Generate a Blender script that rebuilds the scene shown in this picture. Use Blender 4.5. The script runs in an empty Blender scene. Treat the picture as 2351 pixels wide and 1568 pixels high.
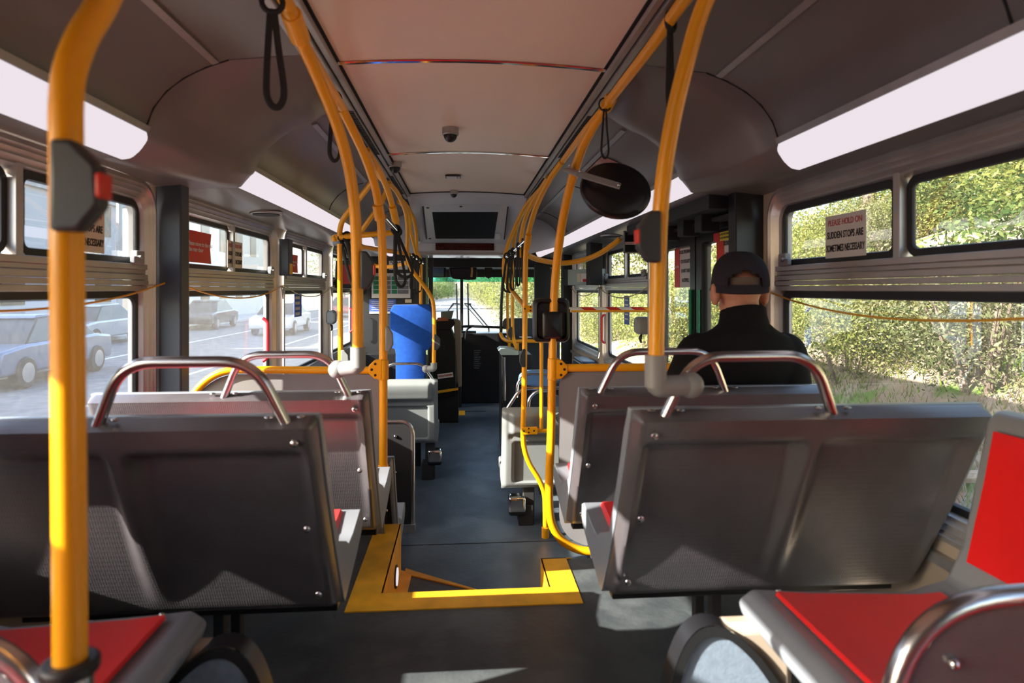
import bpy, math, random
from mathutils import Vector, Matrix

SC = bpy.context.scene
COL = SC.collection
E = 1.60                      # eye height above the low floor (all builder z values are relative to the eye)
F, CU, HV = 1450.0, 1175.5, 665.0
YAW = math.radians(4.46)

# ---------------------------------------------------------------- camera
cam = bpy.data.cameras.new('camera')
co = bpy.data.objects.new('camera', cam); COL.objects.link(co)
co.location = (0, 0, E)
co.rotation_euler = (math.pi/2, 0, -YAW)
cam.sensor_width = 36.0
cam.lens = F/2351*36
cam.shift_y = -(784-HV)/2351
cam.clip_start = 0.05; cam.clip_end = 500
cam.dof.use_dof = True
cam.dof.focus_distance = 4.6
cam.dof.aperture_fstop = 3.2
SC.camera = co

# ---------------------------------------------------------------- sky, sun, exposure
SUN_DIR = Vector((1.0, 0.38, -0.54)).normalized()     # direction the light travels
w = bpy.data.worlds.new('sky'); SC.world = w; w.use_nodes = True
nt = w.node_tree; nt.nodes.clear()
sky = nt.nodes.new('ShaderNodeTexSky'); sky.sky_type = 'NISHITA'; sky.sun_disc = False
sky.sun_elevation = math.asin(-SUN_DIR.z)
sky.sun_rotation = math.atan2(-SUN_DIR.x, -SUN_DIR.y)
sky.altitude = 0; sky.air_density = 1.0; sky.dust_density = 2.0; sky.ozone_density = 1.0
bg = nt.nodes.new('ShaderNodeBackground'); bg.inputs[1].default_value = 0.30
ow = nt.nodes.new('ShaderNodeOutputWorld')
nt.links.new(sky.outputs[0], bg.inputs[0]); nt.links.new(bg.outputs[0], ow.inputs[0])
sl = bpy.data.lights.new('sun', 'SUN'); sl.energy = 8.0; sl.angle = math.radians(0.55); sl.color = (1.0, 0.93, 0.82)
so = bpy.data.objects.new('sun', sl); COL.objects.link(so); so.location = (-20, -10, 20)
so.rotation_euler = SUN_DIR.to_track_quat('-Z', 'Y').to_euler()
SC.view_settings.view_transform = 'Standard'
SC.view_settings.look = 'None'
SC.view_settings.gamma = 1.0
SC.view_settings.use_curve_mapping = False
SC.view_settings.exposure = 1.64
cy = SC.cycles
cy.max_bounces = 9; cy.diffuse_bounces = 6; cy.glossy_bounces = 4; cy.transmission_bounces = 6; cy.transparent_max_bounces = 24
cy.use_denoising = True
cy.sample_clamp_indirect = 6.0
LAMP = .275                    # emission of the light strips

# ---------------------------------------------------------------- helpers
def W(u, v, Y=None, X=None, Z=None):
    """world point (eye-relative z) seen at pixel (u,v), given Y, X or Z"""
    a = math.atan((u-CU)/F)+YAW
    k = math.tan(a)
    if Z is not None:
        d = -Z*F/(v-HV); Y = d/(k*math.sin(YAW)+math.cos(YAW))
    elif X is not None:
        Y = X/k
    X = k*Y
    d = X*math.sin(YAW)+Y*math.cos(YAW)
    return (X, Y, -(v-HV)*d/F)

def lerp(a, b, t): return a+(b-a)*t
def sstep(a, b, x):
    t = max(0.0, min(1.0, (x-a)/(b-a))); return t*t*(3-2*t)

class MB:
    def __init__(s): s.v = []; s.f = []; s.m = []; s.k = 0
    def quad(s, a, b, c, d):
        n = len(s.v); s.v += [a, b, c, d]; s.f.append((n, n+1, n+2, n+3)); s.m.append(s.k); return s
    def face(s, pts):
        n = len(s.v); s.v += list(pts); s.f.append(tuple(range(n, n+len(pts)))); s.m.append(s.k); return s
    def box(s, x0, x1, y0, y1, z0, z1):
        n = len(s.v)
        s.v += [(x, y, z) for z in (z0, z1) for y in (y0, y1) for x in (x0, x1)]
        for q in ((0,2,3,1),(4,5,7,6),(0,1,5,4),(2,6,7,3),(0,4,6,2),(1,3,7,5)):
            s.f.append(tuple(n+i for i in q)); s.m.append(s.k)
        return s
    def obox(s, c, ax, ay, az, hx, hy, hz):
        """oriented box: centre, unit axes, half sizes"""
        c = Vector(c); ax = Vector(ax).normalized(); ay = Vector(ay).normalized(); az = Vector(az).normalized()
        n = len(s.v)
        for sz in (-1, 1):
            for sy in (-1, 1):
                for sx in (-1, 1):
                    s.v.append(tuple(c+ax*hx*sx+ay*hy*sy+az*hz*sz))
        for q in ((0,2,3,1),(4,5,7,6),(0,1,5,4),(2,6,7,3),(0,4,6,2),(1,3,7,5)):
            s.f.append(tuple(n+i for i in q)); s.m.append(s.k)
        return s
    def rings(s, rs, closed=True, cap=True, loop=False):
        n = len(s.v); k = len(rs[0])
        for r in rs: s.v += [tuple(p) for p in r]
        L = len(rs)
        for i in range(L if loop else L-1):
            j = (i+1) % L
            for q in range(k if closed else k-1):
                p = (q+1) % k
                s.f.append((n+i*k+q, n+i*k+p, n+j*k+p, n+j*k+q)); s.m.append(s.k)
        if cap and closed and not loop:
            s.f.append(tuple(n+q for q in reversed(range(k)))); s.m.append(s.k)
            s.f.append(tuple(n+(L-1)*k+q for q in range(k))); s.m.append(s.k)
        return s
    def prism(s, poly, axis, a0, a1):
        """poly in the two other axes (x: (y,z); y: (x,z); z: (x,y))"""
        def P(p, a):
            return (a, p[0], p[1]) if axis == 'x' else (p[0], a, p[1]) if axis == 'y' else (p[0], p[1], a)
        return s.rings([[P(p, a0) for p in poly], [P(p, a1) for p in poly]])
    def tube(s, pts, r, n=12, closed=False, flat=1.0, caps=True):
        pts = [Vector(p) for p in pts]; L = len(pts)
        rad = r if isinstance(r, (list, tuple)) else [r]*L
        T = []
        for i in range(L):
            a = pts[(i-1) % L] if (closed or i > 0) else pts[i]
            b = pts[(i+1) % L] if (closed or i < L-1) else pts[i]
            T.append((b-a).normalized())
        up = Vector((0, 0, 1)) if abs(T[0].z) < .9 else Vector((0, 1, 0))
        u = T[0].cross(up).normalized(); rs = []
        for i in range(L):
            u = (u-T[i]*u.dot(T[i])).normalized(); v = T[i].cross(u)
            rs.append([tuple(pts[i]+(u*math.cos(2*math.pi*q/n)+v*math.sin(2*math.pi*q/n)*flat)*rad[i]) for q in range(n)])
        return s.rings(rs, cap=caps and not closed, loop=closed)
    def cyl(s, a, b, r, n=16): return s.tube([a, b], r, n)
    def sph(s, c, r, nu=14, nv=9):
        if not isinstance(r, (tuple, list)): r = (r, r, r)
        rs = []
        for i in range(1, nv):
            t = math.pi*i/nv
            rs.append([(c[0]+r[0]*math.sin(t)*math.cos(2*math.pi*q/nu), c[1]+r[1]*math.sin(t)*math.sin(2*math.pi*q/nu), c[2]-r[2]*math.cos(t)) for q in range(nu)])
        return s.rings(rs)
    def caps(s, pts, rad, n=14):
        """chain with round ends"""
        pts = [Vector(p) for p in pts]; d0 = (pts[0]-pts[1]).normalized(); d1 = (pts[-1]-pts[-2]).normalized()
        P = [pts[0]+d0*rad[0]*k for k in (.97, .8, .45)]+pts+[pts[-1]+d1*rad[-1]*k for k in (.45, .8, .97)]
        R = [rad[0]*k for k in (.25, .6, .89)]+list(rad)+[rad[-1]*k for k in (.89, .6, .25)]
        return s.tube(P, R, n)
    def build(s, name, mat, parent=None, smooth=35, bevel=0, seg=2, label=None, cat=None, group=None, kind=None, loc=None):
        me = bpy.data.meshes.new(name)
        if parent is not None: o0 = Vector(parent['_o'])
        elif loc is not None: o0 = Vector(loc)
        else:
            xs, ys, zs = zip(*s.v)
            o0 = Vector(((min(xs)+max(xs))/2, (min(ys)+max(ys))/2, min(zs)))
        me.from_pydata([tuple(Vector(p)-o0) for p in s.v], [], s.f)
        mats = mat if isinstance(mat, (list, tuple)) else [mat]
        for m in mats: me.materials.append(m)
        if len(mats) > 1: me.polygons.foreach_set('material_index', s.m)
        me.validate(); me.update()
        import bmesh
        bm = bmesh.new(); bm.from_mesh(me); bmesh.ops.recalc_face_normals(bm, faces=bm.faces); bm.to_mesh(me); bm.free()
        if smooth:
            me.shade_smooth(); me.set_sharp_from_angle(angle=math.radians(smooth))
        o = bpy.data.objects.new(name, me); COL.objects.link(o)
        o['_o'] = tuple(o0)
        if parent is not None: o.parent = parent
        else: o.location = (o0.x, o0.y, o0.z+E)
        if bevel:
            b = o.modifiers.new('bevel', 'BEVEL'); b.width = bevel; b.segments = seg; b.limit_method = 'ANGLE'; b.angle_limit = math.radians(40)
            b.harden_normals = False
        tag(o, label, cat, group, kind)
        return o

def tag(o, label=None, cat=None, group=None, kind=None):
    if label: o['label'] = label
    if cat: o['category'] = cat
    if group: o['group'] = group
    if kind: o['kind'] = kind
    return o

def thing(name, label, cat, loc, group=None, kind=None):
    o = bpy.data.objects.new(name, None); COL.objects.link(o)
    o.empty_display_size = .1
    o.location = (loc[0], loc[1], loc[2]+E); o['_o'] = tuple(loc)
    return tag(o, label, cat, group, kind)

def dup(root, loc=None, rot=None, scale=None, label=None, group=None, parent=None):
    c = root.copy(); COL.objects.link(c)
    if parent is not None: c.parent = parent
    if loc is not None: c.location = (loc[0], loc[1], loc[2]+E)
    if rot is not None: c.rotation_euler = rot
    if scale is not None: c.scale = scale if isinstance(scale, tuple) else (scale,)*3
    if label: c['label'] = label
    if group: c['group'] = group
    for ch in list(root.children):
        dup(ch, parent=c)
    return c

def smooth_path(pts, k=8, closed=False):
    P = [Vector(p) for p in pts]; L = len(P); out = []
    rng = range(L) if closed else range(L-1)
    for i in rng:
        p0 = P[(i-1) % L] if (closed or i > 0) else P[0]*2-P[1]
        p1 = P[i]; p2 = P[(i+1) % L]
        p3 = P[(i+2) % L] if (closed or i+2 < L) else P[-1]*2-P[-2]
        for q in range(k):
            t = q/k
            out.append(0.5*((2*p1)+(-p0+p2)*t+(2*p0-5*p1+4*p2-p3)*t*t+(-p0+3*p1-3*p2+p3)*t**3))
    if not closed: out.append(P[-1])
    return [tuple(p) for p in out]

def round_path(pts, r, k=6):
    """polyline with rounded corners"""
    P = [Vector(p) for p in pts]; out = [tuple(P[0])]
    for i in range(1, len(P)-1):
        a = (P[i-1]-P[i]); b = (P[i+1]-P[i]); rr = min(r, a.length*.48, b.length*.48)
        a = P[i]+a.normalized()*rr; b = P[i]+b.normalized()*rr
        for q in range(k+1):
            t = q/k; out.append(tuple(a*(1-t)**2+P[i]*2*t*(1-t)+b*t*t))
    out.append(tuple(P[-1])); return out

def rrect(a0, a1, b0, b1, r, n=6):
    """rounded rectangle loop, fixed count 4*(n+1)"""
    out = []
    for (ca, cb, s) in ((a1-r, b1-r, 0), (a0+r, b1-r, 1), (a0+r, b0+r, 2), (a1-r, b0+r, 3)):
        for q in range(n+1):
            t = math.pi/2*(s+q/n); out.append((ca+r*math.cos(t), cb+r*math.sin(t)))
    return out

# ---------------------------------------------------------------- materials
def nodemat(name):
    m = bpy.data.materials.new(name); m.use_nodes = True
    return m, m.node_tree, m.node_tree.nodes['Principled BSDF']

def mat(name, col, rough=.5, metal=0, spec=.5, coat=0, emit=None, es=0, noise=None, bump=None, sheen=0, trans=0, alpha=1):
    """noise=(scale, amount): value variation; bump=(scale, strength, kind)"""
    m, t, b = nodemat(name)
    c = (col[0], col[1], col[2], 1)
    b.inputs['Base Color'].default_value = c
    b.inputs['Roughness'].default_value = rough
    b.inputs['Metallic'].default_value = metal
    b.inputs['Specular IOR Level'].default_value = spec
    b.inputs['Coat Weight'].default_value = coat
    b.inputs['Coat Roughness'].default_value = .12
    b.inputs['Sheen Weight'].default_value = sheen
    b.inputs['Transmission Weight'].default_value = trans
    if emit: b.inputs['Emission Color'].default_value = (*emit, 1); b.inputs['Emission Strength'].default_value = es
    L = t.links
    if noise or bump:
        tc = t.nodes.new('ShaderNodeTexCoord')
    if noise:
        nz = t.nodes.new('ShaderNodeTexNoise'); nz.inputs['Scale'].default_value = noise[0]; nz.inputs['Detail'].default_value = 4
        L.new(tc.outputs['Object'], nz.inputs['Vector'])
        rp = t.nodes.new('ShaderNodeMapRange'); rp.inputs[3].default_value = 1-noise[1]; rp.inputs[4].default_value = 1+noise[1]
        rp.inputs[1].default_value = .3; rp.inputs[2].default_value = .7
        L.new(nz.outputs[0], rp.inputs[0])
        mx = t.nodes.new('ShaderNodeMix'); mx.data_type = 'RGBA'; mx.blend_type = 'MULTIPLY'; mx.inputs[0].default_value = 1
        mx.inputs[6].default_value = c; L.new(rp.outputs[0], mx.inputs[7]); L.new(mx.outputs[2], b.inputs['Base Color'])
    if bump:
        if bump[2] == 'noise':
            bz = t.nodes.new('ShaderNodeTexNoise'); bz.inputs['Detail'].default_value = 3
        else:
            bz = t.nodes.new('ShaderNodeTexVoronoi'); bz.inputs['Randomness'].default_value = 0.15
        bz.inputs['Scale'].default_value = bump[0]
        L.new(tc.outputs['Object'], bz.inputs['Vector'])
        bp = t.nodes.new('ShaderNodeBump'); bp.inputs['Strength'].default_value = bump[1]; bp.inputs['Distance'].default_value = .002
        L.new(bz.outputs[0], bp.inputs['Height']); L.new(bp.outputs[0], b.inputs['Normal'])
    return m

def mixmat(name, ca, cb, scale, rough=.8, lo=.4, hi=.6, detail=6, bump=0, cc=None, s2=None, bs=40):
    """two or three colours mixed by noise"""
    m, t, b = nodemat(name); L = t.links
    tc = t.nodes.new('ShaderNodeTexCoord')
    nz = t.nodes.new('ShaderNodeTexNoise'); nz.inputs['Scale'].default_value = scale; nz.inputs['Detail'].default_value = detail
    L.new(tc.outputs['Object'], nz.inputs['Vector'])
    cr = t.nodes.new('ShaderNodeValToRGB'); e = cr.color_ramp.elements
    e[0].position = lo; e[0].color = (*ca, 1); e[1].position = hi; e[1].color = (*cb, 1)
    L.new(nz.outputs[0], cr.inputs[0]); out = cr.outputs[0]
    if cc:
        n2 = t.nodes.new('ShaderNodeTexNoise'); n2.inputs['Scale'].default_value = s2 or scale*4; n2.inputs['Detail'].default_value = 5
        L.new(tc.outputs['Object'], n2.inputs['Vector'])
        c2 = t.nodes.new('ShaderNodeMapRange'); c2.inputs[1].default_value = .52; c2.inputs[2].default_value = .62
        L.new(n2.outputs[0], c2.inputs[0])
        mx = t.nodes.new('ShaderNodeMix'); mx.data_type = 'RGBA'; L.new(c2.outputs[0], mx.inputs[0]); L.new(out, mx.inputs[6])
        mx.inputs[7].default_value = (*cc, 1); out = mx.outputs[2]
    L.new(out, b.inputs['Base Color']); b.inputs['Roughness'].default_value = rough
    if bump:
        n3 = t.nodes.new('ShaderNodeTexNoise'); n3.inputs['Scale'].default_value = bs; L.new(tc.outputs['Object'], n3.inputs['Vector'])
        bp = t.nodes.new('ShaderNodeBump'); bp.inputs['Strength'].default_value = bump; bp.inputs['Distance'].default_value = .02
        L.new(n3.outputs[0], bp.inputs['Height']); L.new(bp.outputs[0], b.inputs['Normal'])
    return m

def glassmat(name, tint=(1, 1, 1), dirt=.1, dscale=25, refl=.08, gtint=(1, 1, 1)):
    """thin pane: clear transparency, sharp reflection and a film of dirt"""
    m = bpy.data.materials.new(name); m.use_nodes = True; t = m.node_tree; t.nodes.clear(); L = t.links
    out = t.nodes.new('ShaderNodeOutputMaterial')
    tr = t.nodes.new('ShaderNodeBsdfTransparent'); tr.inputs[0].default_value = (*tint, 1)
    gl = t.nodes.new('ShaderNodeBsdfGlossy'); gl.inputs['Roughness'].default_value = .01
    df = t.nodes.new('ShaderNodeBsdfTranslucent'); df.inputs[0].default_value = (.75, .74, .72, 1)
    tc = t.nodes.new('ShaderNodeTexCoord')
    nz = t.nodes.new('ShaderNodeTexNoise'); nz.inputs['Scale'].default_value = dscale; nz.inputs['Detail'].default_value = 8; nz.inputs['Distortion'].default_value = 1.5
    L.new(tc.outputs['Object'], nz.inputs['Vector'])
    mr = t.nodes.new('ShaderNodeMapRange'); mr.inputs[1].default_value = .3; mr.inputs[2].default_value = .75; mr.inputs[3].default_value = dirt*.8; mr.inputs[4].default_value = dirt*1.3
    L.new(nz.outputs[0], mr.inputs[0])
    m1 = t.nodes.new('ShaderNodeMixShader'); L.new(mr.outputs[0], m1.inputs[0]); L.new(tr.outputs[0], m1.inputs[1]); L.new(df.outputs[0], m1.inputs[2])
    fr = t.nodes.new('ShaderNodeFresnel'); fr.inputs[0].default_value = 1.4
    mu = t.nodes.new('ShaderNodeMath'); mu.operation = 'MULTIPLY'; mu.inputs[1].default_value = refl/.04*.22; mu.use_clamp = True
    L.new(fr.outputs[0], mu.inputs[0])
    m2 = t.nodes.new('ShaderNodeMixShader'); L.new(mu.outputs[0], m2.inputs[0]); L.new(m1.outputs[0], m2.inputs[1]); L.new(gl.outputs[0], m2.inputs[2])
    L.new(m2.outputs[0], out.inputs[0])
    return m

def emis(name, col, s):
    m = bpy.data.materials.new(name); m.use_nodes = True; t = m.node_tree; t.nodes.clear()
    o = t.nodes.new('ShaderNodeOutputMaterial'); e = t.nodes.new('ShaderNodeEmission'); e.inputs[0].default_value = (*col, 1); e.inputs[1].default_value = s
    t.links.new(e.outputs[0], o.inputs[0]); return m

M = {}
M['yellow'] = mat('yellow_powder_coat', (.92, .385, .002), .36, coat=.15)
M['yellow_paint'] = mat('yellow_step_paint', (.85, .42, .015), .5, noise=(9, .18))
M['plastic'] = mat('dark_textured_plastic', (.085, .075, .080), .30, spec=.6, coat=.25, noise=(14, .12), bump=(160, .35, 'voronoi'))
_p = M['plastic'].node_tree.nodes['Principled BSDF']; _p.inputs['Coat Weight'].default_value = .7; _p.inputs['Coat Roughness'].default_value = .38
M['shell'] = mat('grey_seat_shell', (.24, .255, .28), .33, spec=.5)
M['shell_light'] = mat('pale_grey_seat_shell', (.20, .215, .22), .4, noise=(5, .06), bump=(220, .12, 'noise'))
M['trim_dark'] = mat('black_edge_trim', (.018, .018, .02), .4)
M['red'] = mat('red_seat_insert', (.80, .010, .010), .42, noise=(6, .08), bump=(260, .1, 'noise'), sheen=.1)
M['blue'] = mat('blue_plush', (.005, .055, .30), .85, noise=(30, .12), bump=(300, .5, 'noise'), sheen=.1, spec=.2)
M['blue_vinyl'] = mat('blue_vinyl', (.03, .16, .50), .35)
M['steel'] = mat('brushed_steel', (.62, .60, .59), .24, metal=1)
M['chrome'] = mat('chrome', (.82, .82, .80), .10, metal=1)
M['button_box'] = mat('charcoal_button_box', (.035, .037, .043), .45)
M['grey_elbow'] = mat('grey_plastic_fitting', (.26, .26, .26), .42)
M['ceiling'] = mat('ceiling_panel', (.88, .70, .56), .36, noise=(1.3, .05), spec=.4)  # base tinted warm to stand in for red light bounced off the seats
M['cove'] = mat('grey_brown_cove_laminate', (.155, .14, .132), .36, noise=(2.5, .05), spec=.5)
M['alu'] = mat('aluminium_rail', (.42, .40, .39), .42, metal=.75, noise=(20, .06))
M['alu_frame'] = mat('window_frame_aluminium', (.50, .47, .45), .38, metal=.65, noise=(8, .08))
M['wall'] = mat('side_wall_panel', (.40, .32, .24), .45)
M['grey_wall'] = mat('grey_wall_panel', (.22, .21, .21), .45, noise=(5, .06))
M['rubber'] = mat('black_rubber', (.012, .012, .013), .5)
M['black'] = mat('black_plastic', (.012, .012, .014), .32)
M['black_matt'] = mat('matt_black', (.014, .014, .015), .7)
M['slate'] = mat('slate_painted_post', (.035, .045, .06), .45)
M['floor'] = mixmat('speckled_floor', (.055, .072, .090), (.080, .100, .120), 5, .42, bump=.08, cc=(.11, .14, .165), s2=2.2)
M['floor_rear'] = mixmat('speckled_rear_floor', (.05, .058, .062), (.072, .080, .082), 7, .45, bump=.08, cc=(.10, .11, .11), s2=3)
M['diffuser'] = emis('light_diffuser', (1.0, .90, .96), LAMP)
M['white'] = mat('white_print', (.72, .70, .68), .5)
M['header'] = mat('glossy_grey_header', (.58, .58, .62), .2, coat=.4)
M['led'] = mat('dark_red_display', (.035, .001, .001), .15, noise=(60, .6))
M['smoke'] = mat('smoked_panel', (.010, .012, .012), .3)
M['mirror'] = mat('mirror_glass', (.8, .8, .8), .03, metal=1)
M['glass'] = glassmat('window_glass', (.93, .95, .93), .05, refl=.055)
M['glass_dirty'] = glassmat('scratched_glass', (.86, .89, .92), .03, dscale=40, refl=.06)
M['windshield'] = glassmat('windshield_glass', (.92, .96, .96), .02, refl=.03)
M['tint'] = glassmat('green_shade_band', (.12, .55, .55), .02, refl=.03)
M['red_sign'] = mat('red_sign', (.62, .03, .012), .4)
M['sign_grey'] = mat('sign_grey', (.55, .53, .51), .5)
M['cream'] = mat('cream_sticker', (.66, .58, .44), .5)
M['ink'] = mat('black_ink', (.015, .012, .012), .6)
M['ink_red'] = mat('red_ink', (.5, .02, .03), .6)
M['blue_sign'] = mat('blue_sign', (.015, .06, .36), .45)
M['green_strip'] = mat('green_strip', (.008, .20, .09), .45, noise=(35, .3))
M['green_print'] = mat('green_print', (.01, .22, .10), .5, noise=(40, .4))
M['grey_print'] = mat('grey_print', (.18, .17, .19), .5, noise=(50, .3))
M['tag_red'] = mat('red_handle', (.55, .015, .03), .35)
M['orange_cord'] = mat('yellow_cord', (.72, .36, .02), .5)
M['pale_cord'] = mat('pale_cord', (.45, .36, .16), .6)
M['carpet'] = mat('blue_grey_panel', (.19, .24, .30), .75, noise=(60, .12), bump=(200, .4, 'noise'))
M['box_green'] = mat('pale_green_box', (.34, .42, .40), .4)
M['skin'] = mat('skin', (.50, .215, .13), .5, noise=(30, .08))
M['hair'] = mat('short_hair', (.12, .08, .06), .8)
M['cap'] = mat('charcoal_cap', (.026, .022, .029), .9, spec=.2, noise=(80, .1), bump=(400, .3, 'noise'))
M['jacket'] = mat('black_jacket', (.006, .0055, .0065), .9, spec=.2, bump=(60, .2, 'noise'))
M['trousers'] = mat('dark_trousers', (.03, .03, .04), .85)
M['asphalt'] = mixmat('asphalt', (.15, .15, .15), (.20, .20, .195), 3, .9, bump=.3)
M['concrete'] = mixmat('concrete', (.40, .39, .37), (.50, .49, .46), 2, .85)
M['line'] = mat('road_line', (.62, .60, .52), .7)
# ================================================================ the bus shell
XC = .04; XL = XC-1.25; XR = XC+1.25
LOW = -1.60; PLAT = -1.15; MID = -1.375
YREAR, YFRONT = -.85, 9.35
SILL, WTOP = -.66, .40

def S(x, s): return XC+s*x          # mirrored x
def struct(o): o['kind'] = 'structure'; return o

# floors
m = MB(); m.box(XL-.03, XR+.03, 2.3, YFRONT+.2, LOW-.05, LOW)
struct(m.build('floor', M['floor']))
m = MB()
m.prism([(XL, YREAR), (XR, YREAR), (XR, 3.02), (.60, 3.02), (.60, 2.67), (.337, 2.67), (.337, 2.41), (-.307, 2.41), (-.307, 3.12), (XL, 3.12)], 'z', LOW, PLAT)
struct(m.build('floor_rear', M['floor_rear'], smooth=0))
# yellow nosing on the rear floor edge, part of the floor's trim
m = MB()
m.box(-.42, .44, 2.285, 2.416, PLAT, PLAT+.004)
m.box(-.42, -.300, 2.416, 3.125, PLAT, PLAT+.004)
m.box(.330, .44, 2.416, 2.676, PLAT, PLAT+.004)
m.box(-.303, .333, 2.410, 2.416, MID, PLAT+.002)
m.box(-.307, -.301, 2.416, 3.125, MID-.01, PLAT+.004)
m.box(.331, .337, 2.416, 2.676, MID-.22, PLAT+.004)
m.box(-.302, .338, 2.67, 2.676, LOW, PLAT+.004) if False else None
m.box(.337, .46, 2.67, 2.676, LOW, PLAT+.004)
o = m.build('trim_1', M['yellow_paint'], smooth=0); struct(o)
# middle tread with its slanted front edge
m = MB(); m.prism([(-.30, 2.41), (.332, 2.41), (.332, 2.70), (.114, 2.86), (-.235, 3.09), (-.27, 3.125), (-.30, 3.125)], 'z', LOW, MID)
struct(m.build('step', M['floor_rear'], smooth=0, kind='structure'))
m = MB()
m.prism([(.114+.02, 2.845), (.114-.02, 2.872), (-.235, 3.105), (-.28, 3.14), (-.28, 3.10), (-.255, 3.065)], 'z', MID, MID+.005)
m.prism([(-.30, 2.42), (-.262, 2.42), (-.245, 3.08), (-.30, 3.12)], 'z', MID, MID+.0045)
m.box(.40, .44, 2.9, 3.35, LOW, LOW+.004)
struct(m.build('trim_2', M['yellow_paint'], smooth=0))
# round step lamp in the yellow riser
m = MB(); m.cyl((-.302, 2.86, -1.285), (-.294, 2.86, -1.285), .050, 24)
o = m.build('step_lamp', M['black'], label='small round lamp set in the yellow side of the aisle step', cat='lamp')
m = MB(); m.cyl((-.296, 2.86, -1.285), (-.290, 2.86, -1.285), .038, 24); m.build('lens', M['diffuser'], o)
# seams of the floor covering
m = MB(); m.box(-.5, 1.0, 3.985, 3.993, LOW, LOW+.002); m.box(-.4, .3, 8.30, 8.33, LOW, LOW+.003)
struct(m.build('trim_3', M['black_matt'], smooth=0))
m = MB(); m.box(-.05, .03, 8.05, 8.35, LOW, LOW+.006); struct(m.build('trim_4', M['yellow_paint'], smooth=0))

# side walls: cells with rounded window openings
WN_L = [(-.75, 1.10), (1.28, 2.57), (2.76, 4.20), (4.36, 5.74), (5.94, 7.20), (7.5, 8.9)]  # second opening's unseen rear edge placed to shape sun on the near seat
WN_R = [(-.75, .62), (.95, 2.56), (4.28, 5.70), (5.87, 7.28)]
CZ0, CZ1 = -.72, .445

def wall_cell(m, x, c0, c1, w0, w1, r=.10, n=6):
    a = rrect(w0, w1, SILL, WTOP, r, n); k = n+1; b = []
    cor = [(c1, CZ1), (c0, CZ1), (c0, CZ0), (c1, CZ0)]
    for i, (py, pz) in enumerate(a):
        s = i//k; q = (i % k)/n; cy_, cz_ = cor[s]
        # move along the outer rectangle near its corner
        if s == 0: b.append((cy_, py*0+lerp(WTOP-r, cz_, min(1, q*2))) if q < .5 else (lerp(cy_, w1-r, (q-.5)*2), cz_))
        elif s == 1: b.append((lerp(w0+r, cy_, min(1, q*2)), cz_) if q < .5 else (cy_, lerp(cz_, WTOP-r, (q-.5)*2)))
        elif s == 2: b.append((cy_, lerp(SILL+r, cz_, min(1, q*2))) if q < .5 else (lerp(cy_, w0+r, (q-.5)*2), cz_))
        else: b.append((lerp(w1-r, cy_, min(1, q*2)), cz_) if q < .5 else (cy_, lerp(cz_, SILL+r, (q-.5)*2)))
    L = len(a)
    for i in range(L):
        j = (i+1) % L
        m.face([(x, *a[i]), (x, *a[j]), (x, *b[j]), (x, *b[i])])

def side_wall(name, x, s, wins, y0, y1, gap=None):
    m = MB()
    ys = []
    for i, (a, b) in enumerate(wins):
        c0 = y0 if i == 0 else (wins[i-1][1]+a)/2
        c1 = y1 if i == len(wins)-1 else (b+wins[i+1][0])/2
        if gap:
            if b <= gap[0]+.3 and (i+1 < len(wins) and wins[i+1][0] > gap[0]): c1 = gap[0]
            if i > 0 and wins[i-1][1] < gap[1] and a > gap[0]: c0 = gap[1]
        wall_cell(m, x, c0, c1, a, b)
        ys.append((c0, c1))
    xo = x+s*.06
    segs = [(y0, y1)] if not gap else [(y0, gap[0]), (gap[1], y1)]
    for a, b in segs:
        m.box(min(x, xo), max(x, xo), a, b, LOW-.3, CZ0)
        m.box(min(x, xo), max(x, xo), a, b, CZ1, .98)
    m.box(min(x+s*.02, xo), max(x+s*.02, xo), y0, y1, .44, 1.0)
    return struct(m.build(name, M['wall'], smooth=0))
side_wall('wall_left', XL, -1, WN_L, YREAR, 9.3)
side_wall('wall_right', XR, 1, WN_R, YREAR, 7.45, gap=(2.70, 4.16))
# outer skin over the roof, rear and front bulkheads
m = MB()
m.prism([(XL-.06, .90), (XL-.06, .98), (XL+.15, 1.12), (XR-.15, 1.12), (XR+.06, .98), (XR+.06, .90)], 'y', YREAR-.05, YFRONT+.3)
struct(m.build('wall_roof', M['header'], smooth=0))
m = MB(); m.box(XL-.06, XR+.06, YREAR-.06, YREAR, LOW, .98); struct(m.build('wall_rear', M['grey_wall'], smooth=0))

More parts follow.
